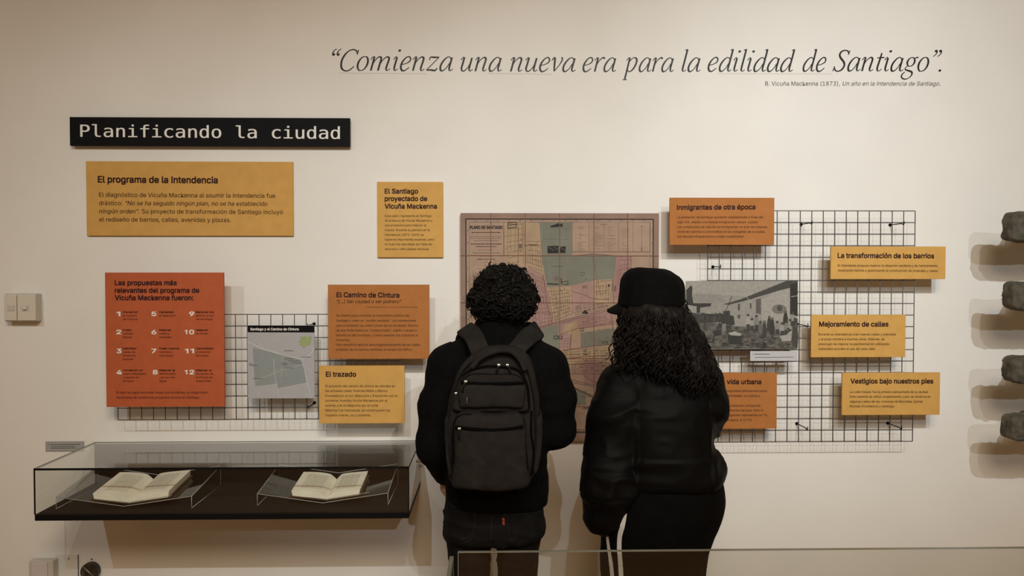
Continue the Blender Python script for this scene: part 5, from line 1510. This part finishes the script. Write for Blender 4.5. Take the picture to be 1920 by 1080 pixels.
# long curly hair
v = Vol((.30, -1.10, 1.22), (.86, -.60, 1.66), .006)
hx = lambda px, py, y=YWo: P3(px, py, y)
v.ell(P3(1224, 590, YWo - .01), (.098, .105, .055), .03)
v.loft([(1.585, .525, YWo - .015, .093, .100), (1.53, .528, YWo - .02, .100, .105), (1.47, .543, YWo - .03, .108, .105), (1.43, .568, YWo - .04, .115, .105), (1.405, .598, YWo - .06, .112, .098), (1.385, .635, YWo - .07, .085, .085)], .03, p=2.2, end=.03)
v.chain([P3(1278, 610, -.86), P3(1296, 650, -.88), P3(1304, 690, -.90), P3(1290, 708, -.93)], [.04, .042, .038, .025], .04)
v.chain([P3(1185, 600, -.82), P3(1182, 640, -.84), P3(1180, 668, -.86), P3(1172, 684, -.86)], [.035, .030, .022, .010], .03)
v.ell(HW + np.array([math.sin(wyaw) * .12, math.cos(wyaw) * .12, -.05]), (.06, .06, .09), 0, cut=True)
V, F = v.mesh(1); N = normals(V, F)
V = V + N * (.016 * (ridge(V * np.array([42, 42, 20])) - .5) + .010 * (vnoise(V * np.array([60, 60, 40])) - .5))[:, None]
hw = (V, F)
whair = obj('hair', V, F, M_hair2, wom, smooth=True)
rg = np.random.default_rng(21)
cnt = 900
fz = np.array([math.sin(wyaw), math.cos(wyaw), 0])
ok = np.where((N @ fz < .45) & (V[:, 2] > 1.33))[0]
pick = rg.choice(ok, cnt); p0, nn = V[pick] - N[pick] * .002, N[pick]
sg = 36; t = np.linspace(0, 1, sg)[None, :, None]
zend = 1.345 + .02 * rg.normal(0, 1, cnt) + .03 * np.clip((.56 - p0[:, 0]) / .1, -.4, 1)
L = rg.uniform(.10, .22, (cnt, 1, 1)); L = np.minimum(L, np.maximum(.05, p0[:, 2] - zend)[:, None, None])
dn = np.stack([(.05 * (p0[:, 0] - .50) / .12), np.full(cnt, -.10), -np.ones(cnt)], 1); dn = dn + nn * .12 + rg.normal(0, .09, (cnt, 3)); dn /= np.linalg.norm(dn, axis=1)[:, None]
u = np.cross(dn, nn); u /= np.linalg.norm(u, axis=1)[:, None] + 1e-6; w_ = np.cross(dn, u)
ph = rg.uniform(0, 2 * PI, (cnt, 1, 1)); fr = rg.uniform(12, 22, (cnt, 1, 1)); am = rg.uniform(.005, .011, (cnt, 1, 1))
ang = ph + fr * 2 * PI * L * t
P_ = p0[:, None] + dn[:, None] * L * t + (u[:, None] * np.cos(ang) + w_[:, None] * np.sin(ang)) * am * np.minimum(1, t * 4)
obj('ringlets', *strands(P_, .0038 * (1 - .7 * t[0, :, 0] ** 2)), M_hair2, whair, smooth=True)
# wisps hanging free at the front edge and right side
ps = []
for (a, b_) in [((1168, 580), (1159, 700)), ((1166, 590), (1162, 690)), ((1170, 600), (1157, 676)), ((1165, 585), (1163, 660)), ((1172, 640), (1155, 694)), ((1288, 575), (1318, 650)), ((1286, 568), (1292, 620)), ((1300, 620), (1338, 700)),
                 ((1310, 640), (1344, 690)), ((1320, 660), (1330, 715)), ((1176, 650), (1161, 692)), ((1285, 600), (1322, 668))]:
    for q in range(3):
        A_ = P3(a[0] + rg.uniform(-3, 3), a[1] + rg.uniform(-4, 4), -.84); B_ = P3(b_[0] + rg.uniform(-4, 4), b_[1] + rg.uniform(-8, 8), -.86)
        tt = np.linspace(0, 1, 40)[:, None]; p_ = rg.uniform(0, 6)
        L_ = np.linalg.norm(B_ - A_)
        ps.append(A_ + (B_ - A_) * tt + np.concatenate([np.sin(p_ + tt * L_ * 150) * .006, np.cos(p_ + tt * L_ * 150) * .006, np.zeros_like(tt)], 1) * np.minimum(1, tt * 4))
obj('wisps', *strands(np.array(ps), np.linspace(.0022, .0007, 40)), M_hair2, whair, smooth=True)

# ================================================================== cobblestones at the right edge
stones = [((1899, 398), (2040, 453), 'topmost'), ((1900, 530), (2044, 582), 'second from top'), ((1899, 671), (2038, 720), 'third from top'), ((1897, 780), (2040, 828), 'lowest')]
for i, (a, b_, wh) in enumerate(stones):
    yf_ = -.350
    A_, B_ = W(a[0], a[1], yf_), W(b_[0], b_[1], yf_)
    v = Vol((A_.x - .03, yf_ - .02, B_.z - .05), (B_.x + .26, .0, A_.z + .05), .005)
    rs = np.random.default_rng(40 + i)
    j = lambda: rs.uniform(-.008, .008)
    cz_, hz_ = (A_.z + B_.z) / 2, (A_.z - B_.z) / 2
    o = [(A_.x + .006, A_.z - .018 + j()), (A_.x + .022, A_.z + j() * .3), (A_.x + .07, A_.z + j() * .3), (B_.x - .02, A_.z - .003 + j() * .4), (B_.x, A_.z - .02), (B_.x + j(), B_.z + .02), (B_.x - .02, B_.z + j() * .4), (A_.x + .05, B_.z + j() * .3), (A_.x + .018, B_.z + .008), (A_.x + .002, B_.z + .020 + j())]
    v.slab(o, yf_, -.275, .009)
    v.chain([(A_.x + .13, -.30, cz_), (A_.x + .20, -.17, cz_), (A_.x + .31, -.045, cz_)], [hz_ * .82, hz_ * .75, hz_ * .55], .02)
    V, F = v.mesh(1)
    V = crumple(V, F, .008, (24, 24, 24), .004, (70, 70, 70))
    t_o = obj('cobblestone', V, F, M_stone, None, loc=((A_.x + B_.x) / 2, -.28, B_.z), smooth=True)
    tag(t_o, 'rough grey cobblestone on the wall at the right edge, %s of four' % wh, 'stone', 'cobblestones mounted on the wall')
    cx_ = B_.x - .04
    obj('mounting_pin', *tube([(A_.x + .31, -.05, cz_), (A_.x + .32, -.02, cz_), (A_.x + .32, -.0008, cz_)], .010, 12), M_steel, t_o, smooth=True)
    obj('wall_plate', *tube([(A_.x + .32, -.006, cz_), (A_.x + .32, -.0008, cz_)], .025, 16), M_steel, t_o)
